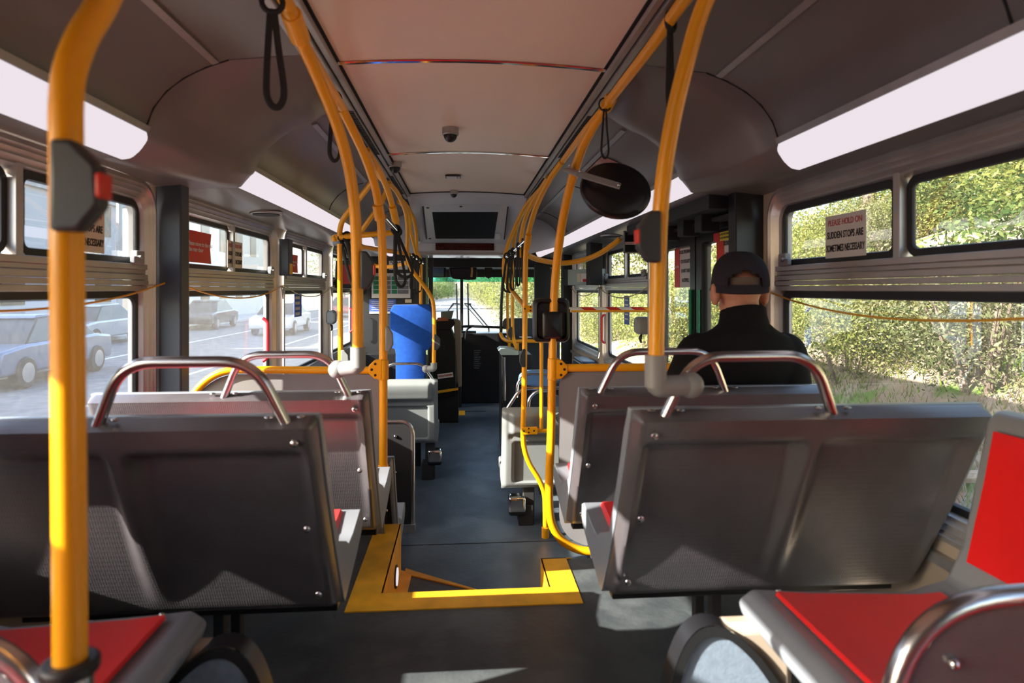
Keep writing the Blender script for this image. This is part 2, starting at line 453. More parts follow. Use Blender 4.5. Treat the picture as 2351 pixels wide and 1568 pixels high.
# windows: stepped aluminium frame ring, sashes, rail, panes
WIN_I = [0]
def window(x, s, y0, y1, dirty=False, split=None, latch=True, upper=True):
    """s = +1 for the right wall (outside at +x)"""
    WIN_I[0] += 1
    w_ = thing('window_%d' % WIN_I[0], None, None, (x, (y0+y1)/2, SILL), kind='structure')
    m = MB(); prof = [(-.012, -.012), (.004, -.016), (.012, -.004), (.018, -.010), (.030, .002), (.036, -.004), (.050, .012), (.056, .006), (.066, .034), (.070, .055)]
    rs = []
    for ins, dx in prof:
        rs.append([(x+s*dx, *p) for p in rrect(y0+ins, y1-ins, SILL+ins, WTOP-ins, max(.03, .105-ins*.75), 6)])
    m.rings(rs, cap=False)
    m.build('window_frame', M['alu_frame'], w_, smooth=50)
    g = .064; xi = x+s*.030
    # horizontal rail with grooves between upper and lower panes
    m = MB()
    z0, z1 = -.005, .075
    for a, b, dx in ((z0, z0+.020, .0), (z0+.022, z0+.040, -.004), (z0+.042, z0+.062, -.002), (z0+.064, z1, .004)):
        lo, hi = sorted((x+s*dx, x+s*.05)); m.box(lo, hi, y0+.035, y1-.035, a, b)
    lo, hi = sorted((x-s*.012, x+s*.05)); m.box(lo, hi, y0+.06, y1-.06, z1, z1+.020)
    m.build('rail', M['alu_frame'], w_, smooth=0, bevel=.002)
    # rubber seals: lower pane
    m = MB(); rs = []
    for ins, dx in ((.058, .022), (.082, .022), (.086, .034), (.058, .040)):
        rs.append([(x+s*dx, *p) for p in rrect(y0+ins, y1-ins, SILL+ins, -.005-(ins-.058), .03, 3)])
    m.rings(rs, cap=False, loop=True)
    ys = split if split else (y0+y1)/2
    for a, b, dx in ((y0+.06, ys-.012, .030), (ys+.012, y1-.06, .018)):
        rs = []
        for ins, d in ((0, 0), (.024, 0), (.027, .010), (0, .012)):
            rs.append([(x+s*(dx+d), *p) for p in rrect(a+ins, b-ins, z1+.02+ins, WTOP-.062-ins, max(.006, .045-ins), 4)])
        m.rings(rs, cap=False, loop=True)
    m.build('seal', M['rubber'], w_, smooth=30)
    m = MB(); lo, hi = sorted((x+s*.006, x+s*.045)); m.box(lo, hi, ys-.014, ys+.014, z1+.01, WTOP-.05)
    m.build('mullion', M['alu_frame'], w_, smooth=0, bevel=.002)
    G = M['glass_dirty'] if dirty else M['glass']
    m = MB(); X_ = x+s*.031
    m.quad((X_, y0+.07, SILL+.07), (X_, y1-.07, SILL+.07), (X_, y1-.07, -.02), (X_, y0+.07, -.02)); m.build('lower_pane', G, w_, smooth=0)
    for a, b, dx in ((y0+.075, ys-.022, .034), (ys+.022, y1-.075, .022)):
        m = MB(); X_ = x+s*dx; m.quad((X_, a, z1+.03), (X_, b, z1+.03), (X_, b, WTOP-.075), (X_, a, WTOP-.075)); m.build('upper_pane', G, w_, smooth=0)
    if latch:
        for yy in ((y1-.135,) if latch != 2 else (y1-.135, y0+.10)):
            m = MB(); m.obox((x-s*.012, yy, .118), (1, 0, 0), (0, 1, 0), (0, 0, 1), .014, .026, .026)
            m.obox((x-s*.020, yy-.035, .108), (1, 0, 0), (0, 1, 0), (0, 0, 1), .010, .018, .014)
            m.cyl((x-s*.02, yy-.02, .118), (x-s*.04, yy-.02, .118), .008)
            m.build('latch', M['grey_elbow'], w_, bevel=.005)
    return w_
for i, (a, b) in enumerate(WN_L[:5]):
    window(XL, -1, a, b, dirty=(i < 2), split=(1.84 if i == 1 else None), latch=(2 if i == 3 else 1))
window(XL, -1, *WN_L[5], latch=False)
for i, (a, b) in enumerate(WN_R): window(XR, 1, a, b, split=(1.80 if i == 1 else None), latch=(2 if i == 2 else 1))

# mouldings below the windows
m = MB(); m.box(XL, XL+.02, YREAR, 9.2, -.74, -.71); m.box(XR-.02, XR, YREAR, 2.7, -.74, -.71); m.box(XR-.02, XR, 4.16, 7.4, -.74, -.71)
struct(m.build('trim_5', M['alu'], smooth=0))

# dark slate door/engine pillars
m = MB(); m.box(XL, XL+.098, 2.595, 2.672, PLAT, .44)
struct(m.build('trim_6', M['slate'], smooth=0, bevel=.006))
m = MB(); m.box(XL, XL+.085, 2.675, 2.70, PLAT, .44); struct(m.build('trim_7', M['wall'], smooth=0))
m = MB(); m.box(XR-.125, XR+.03, 2.625, 2.70, PLAT, .44); m.box(XR-.07, XR+.03, 2.66, 2.735, LOW, .44)
struct(m.build('trim_8', M['black'], smooth=0, bevel=.006))

# ---------------- cove cross-sections (half widths from the centre line)
REAR = [(1.25, .415), (1.20, .42), (1.145, .425), (1.135, .44), (1.11, .465), (1.075, .498), (1.062, .512), (1.055, .53), (1.035, .585), (.995, .64), (.94, .685), (.87, .722), (.80, .748), (.70, .758), (.62, .765), (.56, .77)]
FRNT = [(1.25, .405), (1.10, .42), (.975, .428), (.965, .440), (.955, .463), (.935, .495), (.925, .510), (.922, .52), (.905, .565), (.865, .620), (.815, .660), (.76, .690), (.70, .708), (.655, .725), (.61, .748), (.56, .77)]
def sect(t, s, y, bulge=0):
    out = []
    for i, (a, b) in enumerate(zip(REAR, FRNT)):
        x = lerp(a[0], b[0], t); z = lerp(a[1], b[1], t)
        if bulge:
            u = (i-1.0)/14; wgt = math.sin(math.pi*max(0, min(1, u)))**.75
            x -= bulge*wgt*.66; z -= bulge*wgt*.62
        out.append((S(x, s), y, z))
    return out
YB0, YB1 = 2.12, 2.72
for s, nm in ((-1, 'left'), (1, 'right')):
    m = MB(); m.rings([sect(0, s, YREAR), sect(0, s, YB0)], closed=False)
    m.rings([sect(1, s, YB1), sect(1, s, 8.28)], closed=False)
    struct(m.build('ceiling_cove_'+nm, M['cove'], smooth=50))
    # moulded cover between the two cove heights
    m = MB(); rs = []
    for q in range(17):
        t = q/16; y = lerp(YB0, YB1, t)
        rs.append(sect(sstep(.0, 1., t), s, y, .115*math.sin(math.pi*t)**.62+.004))
    m.rings(rs, closed=False)
    o = m.build('bulkhead_cover', M['cove'], smooth=60, label='bulging grey-brown moulded ceiling cover between two light strips on the %s' % nm, cat='ceiling cover')
    m = MB()
    for y, t in ((YB0, 0), (YB1, 1), (1.18, 0), (4.25, 1), (5.75, 1), (7.2, 1)):
        P = sect(t, s, y)[7:13]
        m.tube([(p[0]-s*.0008, p[1], p[2]-.0008) for p in smooth_path(P, 4)], .0035, 6)
    struct(m.build('trim_seam_'+nm, M['black_matt']))
    # card rail and lamp trims
    m = MB()
    def rail(t, y0, y1, i, wd, off=.004):
        P = sect(t, s, 0); a = Vector(P[i]); b = Vector(P[i+1]); d = (b-a).normalized()
        c = (a+b)/2; nrm = Vector((-d.z*s*-1, 0, d.x*s*-1))
        nrm = Vector((-s*abs(d.z), 0, -abs(d.x)))
        m.obox((c.x+nrm.x*off, (y0+y1)/2, c.z+nrm.z*off), (0, 1, 0), d, nrm, (y1-y0)/2, wd, .005)
    for y0, y1 in ((YREAR, YB0-.02),): rail(0, y0, y1, 11, .011); rail(0, y0, y1+.10, 6, .010, .006)
    for y0, y1 in ((YB1+.05, 4.22), (4.28, 5.72), (5.78, 7.15)): rail(1, y0, y1, 12, .011)
    rail(1, YB1-.05, 8.27, 6, .010, .006)
    struct(m.build('trim_card_rail_'+nm, M['alu'], smooth=0))
    # light strips
    for t, y0, y1, lab in ((0, YREAR, 2.24, 'long glowing white light strip along the %s ceiling cove nearest the camera' % nm), (1, 2.60, 8.27, 'long glowing white light strip on the %s running to the front of the bus' % nm)):
        P = [Vector(p) for p in sect(t, s, 0)[2:7]]
        sm = smooth_path([tuple(p) for p in P], 3); rs = []
        for y in (y0, y1): rs.append([(p[0]-s*.005-s*.012*math.sin(math.pi*i/(len(sm)-1)), y, p[2]-.004-.012*math.sin(math.pi*i/(len(sm)-1))) for i, p in enumerate(sm)])
        th = thing('ceiling_light', lab, 'light', (S(1.1 if t == 0 else .95, s), (y0+y1)/2, .44))
        m2 = MB(); m2.rings(rs, closed=False); m2.build('diffuser', M['diffuser'], th, smooth=60)
        P2 = [(p[0], p[2]) for p in rs[0]]
        for y in (y0, y1):
            m2 = MB(); m2.tube([(p[0], y, p[1]) for p in P2], .005, 6)
            m2.build('end_cap', M['grey_elbow'], th)
    # aluminium track beside the ceiling panel
    m = MB()
    m.box(*sorted((S(.56, s), S(.535, s))), YREAR, 6.4, .752, .775)
    m.box(*sorted((S(.528, s), S(.505, s))), YREAR, 6.2, .765, .785)
    m.box(*sorted((S(.500, s), S(.478, s))), YREAR, 6.0, .775, .795)
    struct(m.build('trim_track_'+nm, M['alu'], smooth=0, bevel=.003))
    m = MB(); m.box(*sorted((S(.58, s), S(.47, s))), YREAR, 8.4, .80, .81)
    for k, (a, b) in enumerate(((2.75, 3.6), (4.3, 5.1), (5.4, 5.8))):
        y = a
        while y < b:
            m.box(*sorted((S(.556, s), S(.538, s))), y, y+.022, .749, .753)
            m.box(*sorted((S(.532, s), S(.508, s))), y, y+.022, .7625, .7655); y += .034
    struct(m.build('trim_vent_'+nm, M['black_matt'], smooth=0))

# ---------------- ceiling panels, seams, front header
def ceil_z(x): return .80+.022*(1-((x-XC)/.5)**2)
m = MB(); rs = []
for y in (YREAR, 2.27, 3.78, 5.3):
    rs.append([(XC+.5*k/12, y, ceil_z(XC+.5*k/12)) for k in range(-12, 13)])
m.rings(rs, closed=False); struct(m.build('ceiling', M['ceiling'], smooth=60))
for i, y in enumerate((.75, 2.27, 3.78, 5.3)):
    m = MB(); n = 24
    rs = [[(XC-.49+.98*k/n, y-.010, ceil_z(XC-.49+.98*k/n)-.002) for k in range(n+1)], [(XC-.49+.98*k/n, y-.008, ceil_z(XC-.49+.98*k/n)-.007) for k in range(n+1)],
          [(XC-.49+.98*k/n, y+.008, ceil_z(XC-.49+.98*k/n)-.007) for k in range(n+1)], [(XC-.49+.98*k/n, y+.010, ceil_z(XC-.49+.98*k/n)-.002) for k in range(n+1)]]
    m.rings(rs, closed=False); struct(m.build('trim_%d' % (9+i), M['chrome'] if i < 3 else M['black_matt'], smooth=30))
# small hatch grille in the ceiling
px, py, pz = W(1040, 403, 4.55)
m = MB(); m.box(px-.055, px+.055, 4.50, 4.60, .806, .812)
o = m.build('ceiling_marker', M['black'], label='small rectangular fitting in the middle of the ceiling', cat='fitting', smooth=0)
m = MB(); m.box(px-.045, px+.030, 4.515, 4.585, .803, .807); m.box(px+.036, px+.048, 4.515, 4.585, .803, .807); m.build('insert', M['white'], o, smooth=0)

# front header: sloping moulded panel with an access door, display below
m = MB()
def hz(y): return lerp(.80, .47, ((y-5.3)/.95)) if y > 5.3 else .8
prof = [(5.31, .80), (5.34, .775), (5.40, .735), (5.50, .70)]
rs = []
for y, z, wd in ((5.305, .80, .50), (5.33, .76, .50), (5.42, .715, .47), (5.55, .69, .455), (6.20, .475, .455), (6.26, .465, .50), (6.28, .455, .52), (6.28, .36, .52), (6.33, .345, .52), (6.9, .345, .52)):
    r = []
    for k in range(-14, 15):
        t = k/14
        x = XC+wd*t
        zz = z+(.015 if y < 6.2 else 0)*(1-t*t)-(.05*sstep(.86, 1, abs(t)) if 5.33 < y < 6.2 else 0)
        r.append((x, y, zz))
    rs.append(r)
m.rings(rs, closed=False)
for s in (-1, 1):     # cheeks that close the header to the coves
    P = sect(1, s, 6.3)[7:]
    m.face([(p[0], 6.30, p[2]) for p in P]+[(S(.5, s), 6.30, .82), (S(.46, s), 6.30, .35), (S(.60, s), 6.30, .35), (S(.90, s), 6.30, .43)])
    m.face([(S(.5, s), 5.31, .83), (S(.58, s), 5.31, .83), (S(.58, s), 6.35, .83), (S(.5, s), 6.35, .83)])
    m.face([(S(.47, s), 5.32, .82), (S(.45, s), 6.25, .82), (S(.452, s), 6.25, .42), (S(.455, s), 5.6, .64)])
struct(m.build('wall_front_header', M['header'], smooth=50))
def HP(u, v, off=0.0):          # point on the sloping header plane
    a = math.atan((u-CU)/F)+YAW; k = math.tan(a)
    # plane: z = .69 - (y-5.55)*.3308
    c = -(v-HV)/F*(k*math.sin(YAW)+math.cos(YAW))
    y = (.69+5.55*.3308)/(c+.3308)
    return (k*y, y-off*.314, c*y-off*.949)
th = thing('header_access_door', 'pale grey access door with a black smoked panel above the windshield', 'access door', HP(1068, 540))
m = MB(); q = [HP(972, 468, .012), HP(1168, 468, .012), HP(1158, 547, .012), HP(980, 547, .012)]
q2 = [HP(972, 468, -.01), HP(1168, 468, -.01), HP(1158, 547, -.01), HP(980, 547, -.01)]
m.rings([q, q2]); m.build('door_leaf', M['header'], th, smooth=0, bevel=.006)
m = MB(); q = [HP(992, 484, .016), HP(1144, 484, .016), HP(1134, 545, .016), HP(1000, 545, .016)]; q2 = [tuple(Vector(p)+Vector((0, .01, .02))) for p in q]
m.rings([q, q2]); m.build('smoked_panel', M['smoke'], th, smooth=0, bevel=.004)
m = MB()
for (u1, v1, u2, v2) in ((971, 472, 979, 546), (1166, 472, 1158, 546)): m.tube([HP(u1, v1, .013), HP(u2, v2, .013)], .006, 8)
m.build('hinge', M['black'], th)
for (u, v) in ((982, 474), (1058, 471), (987, 545)):
    m = MB(); c = HP(u, v, .014); m.sph(c, (.014, .014, .006)); m.build('lock', M['black'], th)
m = MB(); q = [HP(1137, 533, .018), HP(1148, 533, .018), HP(1149, 546, .018), HP(1136, 546, .018)]; m.face(q); m.build('sticker', M['white'], th, smooth=0)
# stop display
th = thing('message_display', 'dark red lit message display under the header', 'display', (XC, 6.27, .38))
a = W(1000, 558, 6.27); b = W(1134, 575, 6.27)
m = MB(); m.box(a[0], b[0], 6.262, 6.30, b[2], a[2]); m.build('display_screen', M['led'], th, smooth=0)
m = MB(); m.box(-.46, .56, 6.255, 6.29, .345, .362); m.build('lower_lip', M['alu'], th, smooth=0)
# dome cameras
def dome_cam(u, v, r, lab, zc=.81):
    c = W(u, v, Z=zc-.001)
    th = thing('dome_camera', lab, 'camera', (c[0], c[1], zc), 'dome cameras on the ceiling')
    m = MB(); m.cyl((c[0], c[1], zc+.01), (c[0], c[1], zc-r*.75), r, 24); m.build('housing', M['alu'], th, bevel=.004)
    m = MB(); m.sph((c[0], c[1], zc-r*.75), (r*.82, r*.82, r*.85), 20, 12); m.build('dome', M['black'], th)
dome_cam(1034, 297, .042, 'silver dome camera in the middle of the ceiling, nearest of three', .815)
dome_cam(907, 374, .042, 'silver dome camera near the left edge of the ceiling', .800)
dome_cam(1042, 440, .032, 'small silver dome camera right above the front header', .81)

# ---------------- rear door on the right: black header, two leaves
th = tag(thing('door_1', None, None, (XR, 3.43, LOW)), kind='structure')
m = MB()
m.box(XR-.02, XR+.07, 2.70, 4.16, .30, .44)
m.box(XR-.20, XR+.05, 2.73, 4.14, .36, .43)
for y in (2.95, 3.2, 3.5, 3.9):
    m.box(XR-.15, XR-.06, y, y+.09, .28, .37); 
m.box(XR-.10, XR-.04, 2.75, 4.1, .325, .345)
m.build('door_mechanism', M['black_matt'], th, smooth=0, bevel=.004)
for y0, y1 in ((2.74, 3.41), (3.43, 4.12)):
    m = MB(); rs = []
    for ins, dx in ((0, .0), (0, -.03), (.085, -.03), (.095, -.01), (.095, .02), (0, .02)):
        rs.append([(XR+.03+dx, *p) for p in rrect(y0+ins*.9, y1-ins*.9, LOW+.05+ins, .30-ins*.55, .02, 3)])
    m.rings(rs, cap=False, loop=True); o = m.build('door_leaf', M['smoke'], th, smooth=30)
    m = MB(); m.quad((XR+.03, y0+.08, LOW+.15), (XR+.03, y1-.08, LOW+.15), (XR+.03, y1-.08, .25), (XR+.03, y0+.08, .25)); m.build('door_pane', M['glass'], o, smooth=0)
    yy = y1-.066 if y0 < 3 else y0+.034
    m = MB(); m.box(XR-.012, XR-.002, yy, yy+.032, -1.3, .0); m.build('touch_strip', M['green_strip'], o, smooth=0)
m = MB(); m.box(XR+.04, XR+.06, 2.72, 4.14, LOW, LOW+.06); m.box(XR-.01, XR+.05, 4.12, 4.18, LOW, .44)
m.build('door_jamb', M['black_matt'], th, smooth=0)
# ================================================================ seats
def arc_prof(pts, k=4): return smooth_path(pts, k)

def double_seat(label, x0, x1, Y, zt, s, hx0, hx1, rise=.13, floor=PLAT, group=None, lean=.30, recess=True):
    """forward-facing double seat seen from behind. s=+1: aisle at x0 side (right row), s=-1: aisle at x1."""
    th = thing('bus_seat', label, 'seat', ((x0+x1)/2, Y+.3, floor))
    if group: th['group'] = group
    H = .56
    def rear(t):      # t 0 top .. 1 bottom : rear surface (y,z)
        z = zt-H*t
        y = Y+lean*(t*.80+.20*t*t)
        return y, z
    # shell profile closed polygon
    back = [rear(i/12) for i in range(13)]
    yb, zb = back[-1]
    pr = [(Y+.056, zt+.004)]+[(a_+.054, b_) for a_, b_ in back]+[(yb+.065, zb-.012), (yb+.10, zb-.004), (yb+.25, zb+.035), (yb+.345, zb+.070), (yb+.37, zb+.095), (yb+.365, zb+.135), (yb+.33, zb+.150), (yb+.20, zb+.125), (yb+.13, zb+.122), (yb+.09, zb+.145)]
    pr += [(rear(t)[0]+.092, rear(t)[1]) for t in (.66, .5, .35, .2, .1)]+[(Y+.092, zt-.02), (Y+.080, zt+.004)]
    m = MB(); m.prism(pr, 'x', x0, x1); m.build('seat_shell', M['shell'], th, bevel=.014, seg=3, smooth=40)
    # textured rear cover with two tapering recesses
    m = MB(); NX, NZ = 96, 56; rows = []
    wpx = x1-x0; xa0, xa1 = x0+.004, x1-.004
    half = wpx/2
    def depth(x, t):
        d = 0
        for c in (x0+half*.5+.004, x0+half*1.5-.004):
            hw = half*.5-.022
            inner = hw
            e = sstep(inner+.012, inner-.026, abs(x-c))
            e *= sstep(.125, .165, t)*max(0, 1-max(0, t-.17)/.76)
            # round the upper corners
            cx = max(0, abs(x-c)-(inner-.05)); cz = max(0, .20-t)
            if cx > 0 and cz > 0: e *= sstep(.072, .036, math.hypot(cx, cz*.56))
            d = max(d, e)
        return d*.046
    for j in range(NZ+1):
        t = -.004+1.0*j/NZ; y, z = rear(t); r = []
        for i in range(NX+1):
            x = lerp(xa0, xa1, i/NX)
            edge = min(x-xa0, xa1-x); rim = sstep(0, .012, edge)*sstep(-.01, .035, j/NZ)*sstep(1.01, .975, j/NZ)
            r.append((x, y+.058*(1-rim)-.004*rim+(depth(x, t) if recess else 0), z))
        rows.append(r)
    m.rings(rows, closed=False); 
    o = m.build('back_cover', M['plastic'], th, smooth=60)
    # red inserts
    for i in (0, 1):
        a = x0+half*i+.05; b = x0+half*(i+1)-.05
        m = MB(); m.rings([[(x, yy, zz) for x, yy, zz in ((a, rear(t)[0]+.093, rear(t)[1]), (b, rear(t)[0]+.093, rear(t)[1]), (b-.006, rear(t)[0]+.103, rear(t)[1]), (a+.006, rear(t)[0]+.103, rear(t)[1]))] for t in (.08, .2, .4, .6)])
        m.build('back_cushion', M['red'], th, smooth=30)
        m = MB(); m.rings([[(a, y_, z_), (b, y_, z_), (b-.01, y_, z_+.012), (a+.01, y_, z_+.012)] for y_, z_ in ((yb+.13, zb+.125), (yb+.18, zb+.124), (yb+.315, zb+.145))])
        m.build('seat_cushion', M['red'], th, smooth=30)
    # rivets down the aisle edge
    ex = x0+.045 if s > 0 else x1-.045
    for t in (.09, .50, .88):
        y, z = rear(t); m = MB(); m.sph((ex, y-.012, z), (.009, .006, .009), 10, 7); m.build('rivet', M['steel'], th)
    # steel grab handle
    hr = .0125
    pts = round_path([(hx0, Y+.03, zt-.02), (hx0+.065, Y+.005, zt+rise*1.0), (hx1-.065, Y+.005, zt+rise*1.0), (hx1, Y+.03, zt-.02)], .07, 8)
    m = MB(); m.tube(pts, hr, 14); m.build('grab_handle', M['steel'], th)
    for hx in (hx0-.03, hx0+.04, hx1-.04, hx1+.03):
        m = MB(); m.sph((hx, Y+.025, zt+.004), (.010, .008, .004), 10, 6); m.build('screw', M['steel'], th)
    # underframe
    m = MB()
    m.box(x0+.03, x1-.02, yb+.06, yb+.10, zb-.035, zb-.008)
    m.box(x0+.03, x1-.02, yb+.26, yb+.30, zb-.01, zb+.03)
    m.build('seat_frame', M['black'], th, bevel=.004)
    for lx, ly in ((x0+.34 if s > 0 else x1-.34, yb+.09), (x0+.34 if s > 0 else x1-.34, yb+.22), (x1-.2 if s > 0 else x0+.2, yb+.12)):
        m = MB(); m.obox((lx, ly, (zb+floor)/2-.01), (1, 0, 0), (0, 1, 0), (0, .0, 1), .014, .018, (zb-floor)/2-.008); m.build('leg', M['black_matt'], th, bevel=.003)
    return th

near_l = double_seat('dark grey double seat back with lilac shading, left row nearest the camera, steel handle above', -1.19, -.322, 1.40, -.285, -1, -.79, -.385)
near_r = double_seat('dark grey double seat back with a deep red sheen, right row nearest the camera', .392, 1.275, 1.40, -.283, 1, .462, .875)
sec_l = double_seat('second double seat on the left, its back lit pink and red by the sun', -1.19, -.305, 2.07, -.338, -1, -.77, -.367)
sec_r = double_seat('second double seat on the right, the one the man in the cap sits on', .395, 1.275, 2.07, -.338, 1, .458, .90)
third_l = double_seat('third double seat on the left, lower, half hidden behind the yellow pole', -1.19, -.335, 3.06, -.82, -1, -.78, -.40, floor=LOW, rise=.06)

# pale grey seats on the low floor
def low_seat(label, x0, x1, Y, zt, H, aisle):
    th = thing('low_floor_seat', label, 'seat', ((x0+x1)/2, Y+.2, LOW))
    m = MB(); NX, NZ = 60, 44; rows = []
    def rear(t): return Y+.10*t-.018*math.exp(-((t-.12)/.12)**2), zt-H*t
    for j in range(NZ+1):
        t = j/NZ; y, z = rear(t); r = []
        for i in range(NX+1):
            x = lerp(x0, x1, i/NX)
            e = min(x-x0, x1-x); rim = sstep(0, .03, e)*sstep(0, .05, t)*sstep(1, .96, t)
            ins = sstep(.075, .10, e)*sstep(.40, .44, t)*sstep(.93, .89, t)
            groove = .010*sstep(.30, .33, t)*sstep(.40, .37, t)*sstep(.04, .06, e)
            roll = .03*sstep(.045, .075, e)*sstep(.31, .29, t)*sstep(.02, .06, t)
            r.append((x, y-.022*rim+.045*ins+groove-roll, z))
        rows.append(r)
    m.rings(rows, closed=False); m.build('back_cover', M['shell_light'], th, smooth=60)
    pr = [(Y, zt), (Y+.10, zt-H), (Y+.14, zt-H-.005), (Y+.42, zt-H+.06), (Y+.46, zt-H+.10), (Y+.44, zt-H+.13), (Y+.17, zt-H+.11), (Y+.06, zt-.02), (Y+.04, zt+.004)]
    m = MB(); m.prism(pr, 'x', x0+.003, x1-.003); m.build('seat_shell', M['shell_light'], th, bevel=.012, smooth=40)
    m = MB(); m.rings([[(x0+.05, Y+.18+q, zt-H+.115), (x1-.05, Y+.18+q, zt-H+.115), (x1-.05, Y+.18+q, zt-H+.135), (x0+.05, Y+.18+q, zt-H+.135)] for q in (0, .12, .24)]); m.build('seat_cushion', M['blue_vinyl'], th)
    if aisle > 0: hx0, hx1 = x0+.035, x1-.12
    else: hx0, hx1 = x0+.1, x1-.04
    pts = round_path([(hx0, Y+.03, zt-.01), (hx0+.09, Y+.02, zt+.13), (hx1-.09, Y+.02, zt+.13), (hx1, Y+.03, zt-.01)], .06, 7)
    m = MB(); m.tube(pts, .0115, 12); m.build('grab_handle', M['steel'], th)
    ax = x0+.13 if aisle > 0 else x1-.13
    m = MB(); m.box(ax+.02, ax+.10, Y+.12, Y+.20, LOW, zt-H); m.box(ax-.01, ax+.09, Y+.10, Y+.24, LOW, LOW+.14); m.build('pedestal', M['black_matt'], th, bevel=.006)
    px_ = ax-.02 if aisle > 0 else ax+.10
    m = MB(); m.box(px_-.06, px_+.06, Y+.08, Y+.19, zt-H-.17, zt-H-.06); m.build('hinge_box', M['chrome'], th, bevel=.02, seg=4)
    m = MB(); m.box(px_-.058, px_+.058, Y+.082, Y+.188, zt-H-.19, zt-H-.14); m.build('hinge_cover', M['black'], th, bevel=.02, seg=4)
    return th
# note: pedestal and hinge boxes stay clear of the aisle edge
low_l = low_seat('pale grey low-floor seat left of the aisle, before the tall blue seat', -.80, -.205, 5.25, -.742, .545, -1)
low_r = low_seat('pale grey low-floor seat on the right behind the curved yellow pole', .258, .98, 4.16, -.785, .555, 1)

# aisle-facing seats beside the camera
def side_seat(label, s, ya, yb, panel_y):
    th = thing('aisle_facing_bench', label, 'seat', (S(.8, s), (ya+yb)/2, PLAT))
    xf, xb, xt = .575, 1.03, 1.19
    pr = [(xf, -.72), (xf-.012, -.685), (xf+.02, -.660), (xf+.12, -.668), (xb-.08, -.680), (xb+.02, -.655), (xb+.06, -.58), (xb+.095, -.42), (xt-.04, -.300), (xt-.02, -.275), (xt+.02, -.275), (xt+.03, -.30), (xb+.15, -.62), (xb+.06, -.74), (xb, -.77), (xf+.12, -.76)]
    m = MB(); m.prism([(S(x, s), z) for x, z in pr], 'y', ya, yb); m.build('seat_shell', M['shell'], th, bevel=.012, seg=3, smooth=40)
    n = 2; w = (yb-ya)/n
    for i in range(n):
        a = ya+w*i+.045; b = ya+w*(i+1)-.045
        cu = [(xf+.055, -.657), (xf+.12, -.663), (xb-.08, -.675), (xb-.03, -.672)]
        rs = [[(S(x, s), a, z), (S(x, s), b, z), (S(x, s), b-.008, z+.012), (S(x, s), a+.008, z+.012)] for x, z in cu]
        m = MB(); m.rings(rs); m.build('seat_cushion', M['red'], th, smooth=40)
        cu = [(xb+.042, -.60), (xb+.082, -.43), (xt-.055, -.315)]
        rs = [[(S(x, s), a, z), (S(x, s), b, z), (S(x-.012, s), b-.008, z+.004), (S(x-.012, s), a+.008, z+.004)] for x, z in cu]
        m = MB(); m.rings(rs); m.build('back_cushion', M['red'], th, smooth=40)
    for yy in (yb-.03,):
        m = MB(); m.sph((S(xf+.07, s), yy, -.655), (.006, .006, .004), 8, 6); m.build('screw', M['steel'], th)
    # end divider: steel hoop with a textured panel
    y = panel_y
    hp = round_path([(S(.56, s), y, -1.02), (S(.60, s), y, -.465), (S(1.18, s), y, -.445), (S(1.22, s), y, -.95)], .17, 12)
    m = MB(); m.tube(hp, .0165, 14); m.build('hoop', M['steel'], th)
    inner = round_path([(S(.575, s), y, -1.0), (S(.612, s), y, -.478), (S(1.17, s), y, -.458), (S(1.21, s), y, -.95)], .16, 12)
    m = MB(); m.rings([[(p[0], y-.006, p[2]) for p in inner], [(p[0], y+.006, p[2]) for p in inner]]); m.build('divider_panel', M['plastic'], th, smooth=30)
    for q in ((.68, -.55),):
        m = MB(); m.sph((S(q[0], s), y-.01, q[1]), .009, 10, 7); m.build('rivet', M['steel'], th)
    m = MB(); m.box(*sorted((S(.66, s), S(.70, s))), yb-.14, yb-.10, PLAT, -.74); m.build('leg', M['black_matt'], th)
    return th
side_seat('red cushioned aisle-facing seat in the lower right corner, grey shell edge toward the camera', 1, .40, 1.355, .885)
side_seat('red cushioned aisle-facing seat in the lower left corner behind the big yellow pole', -1, .42, 1.355, .90)

# rear bench behind the camera
th = thing('rear_bench', 'red cushioned bench across the very back of the bus', 'bench', (XC, -.55, PLAT))
m = MB(); m.prism([(-.20, -.72), (-.18, -.68), (-.60, -.69), (-.72, -.30), (-.80, -.28), (-.83, PLAT), (-.25, PLAT)], 'x', -1.0, 1.1); m.build('seat_shell', M['shell'], th, bevel=.01)
for k in range(4):
    x0 = -.96+.51*k
    m = MB(); m.rings([[(x0, y, z), (x0+.46, y, z), (x0+.46, y, z+.02), (x0, y, z+.02)] for y, z in ((-.23, -.68), (-.57, -.69))]); m.build('seat_cushion', M['red'], th)
    m = MB(); m.rings([[(x0, y, z), (x0+.46, y, z), (x0+.46, y+.02, z), (x0, y+.02, z)] for y, z in ((-.62, -.62), (-.70, -.33))]); m.build('back_cushion', M['red'], th)

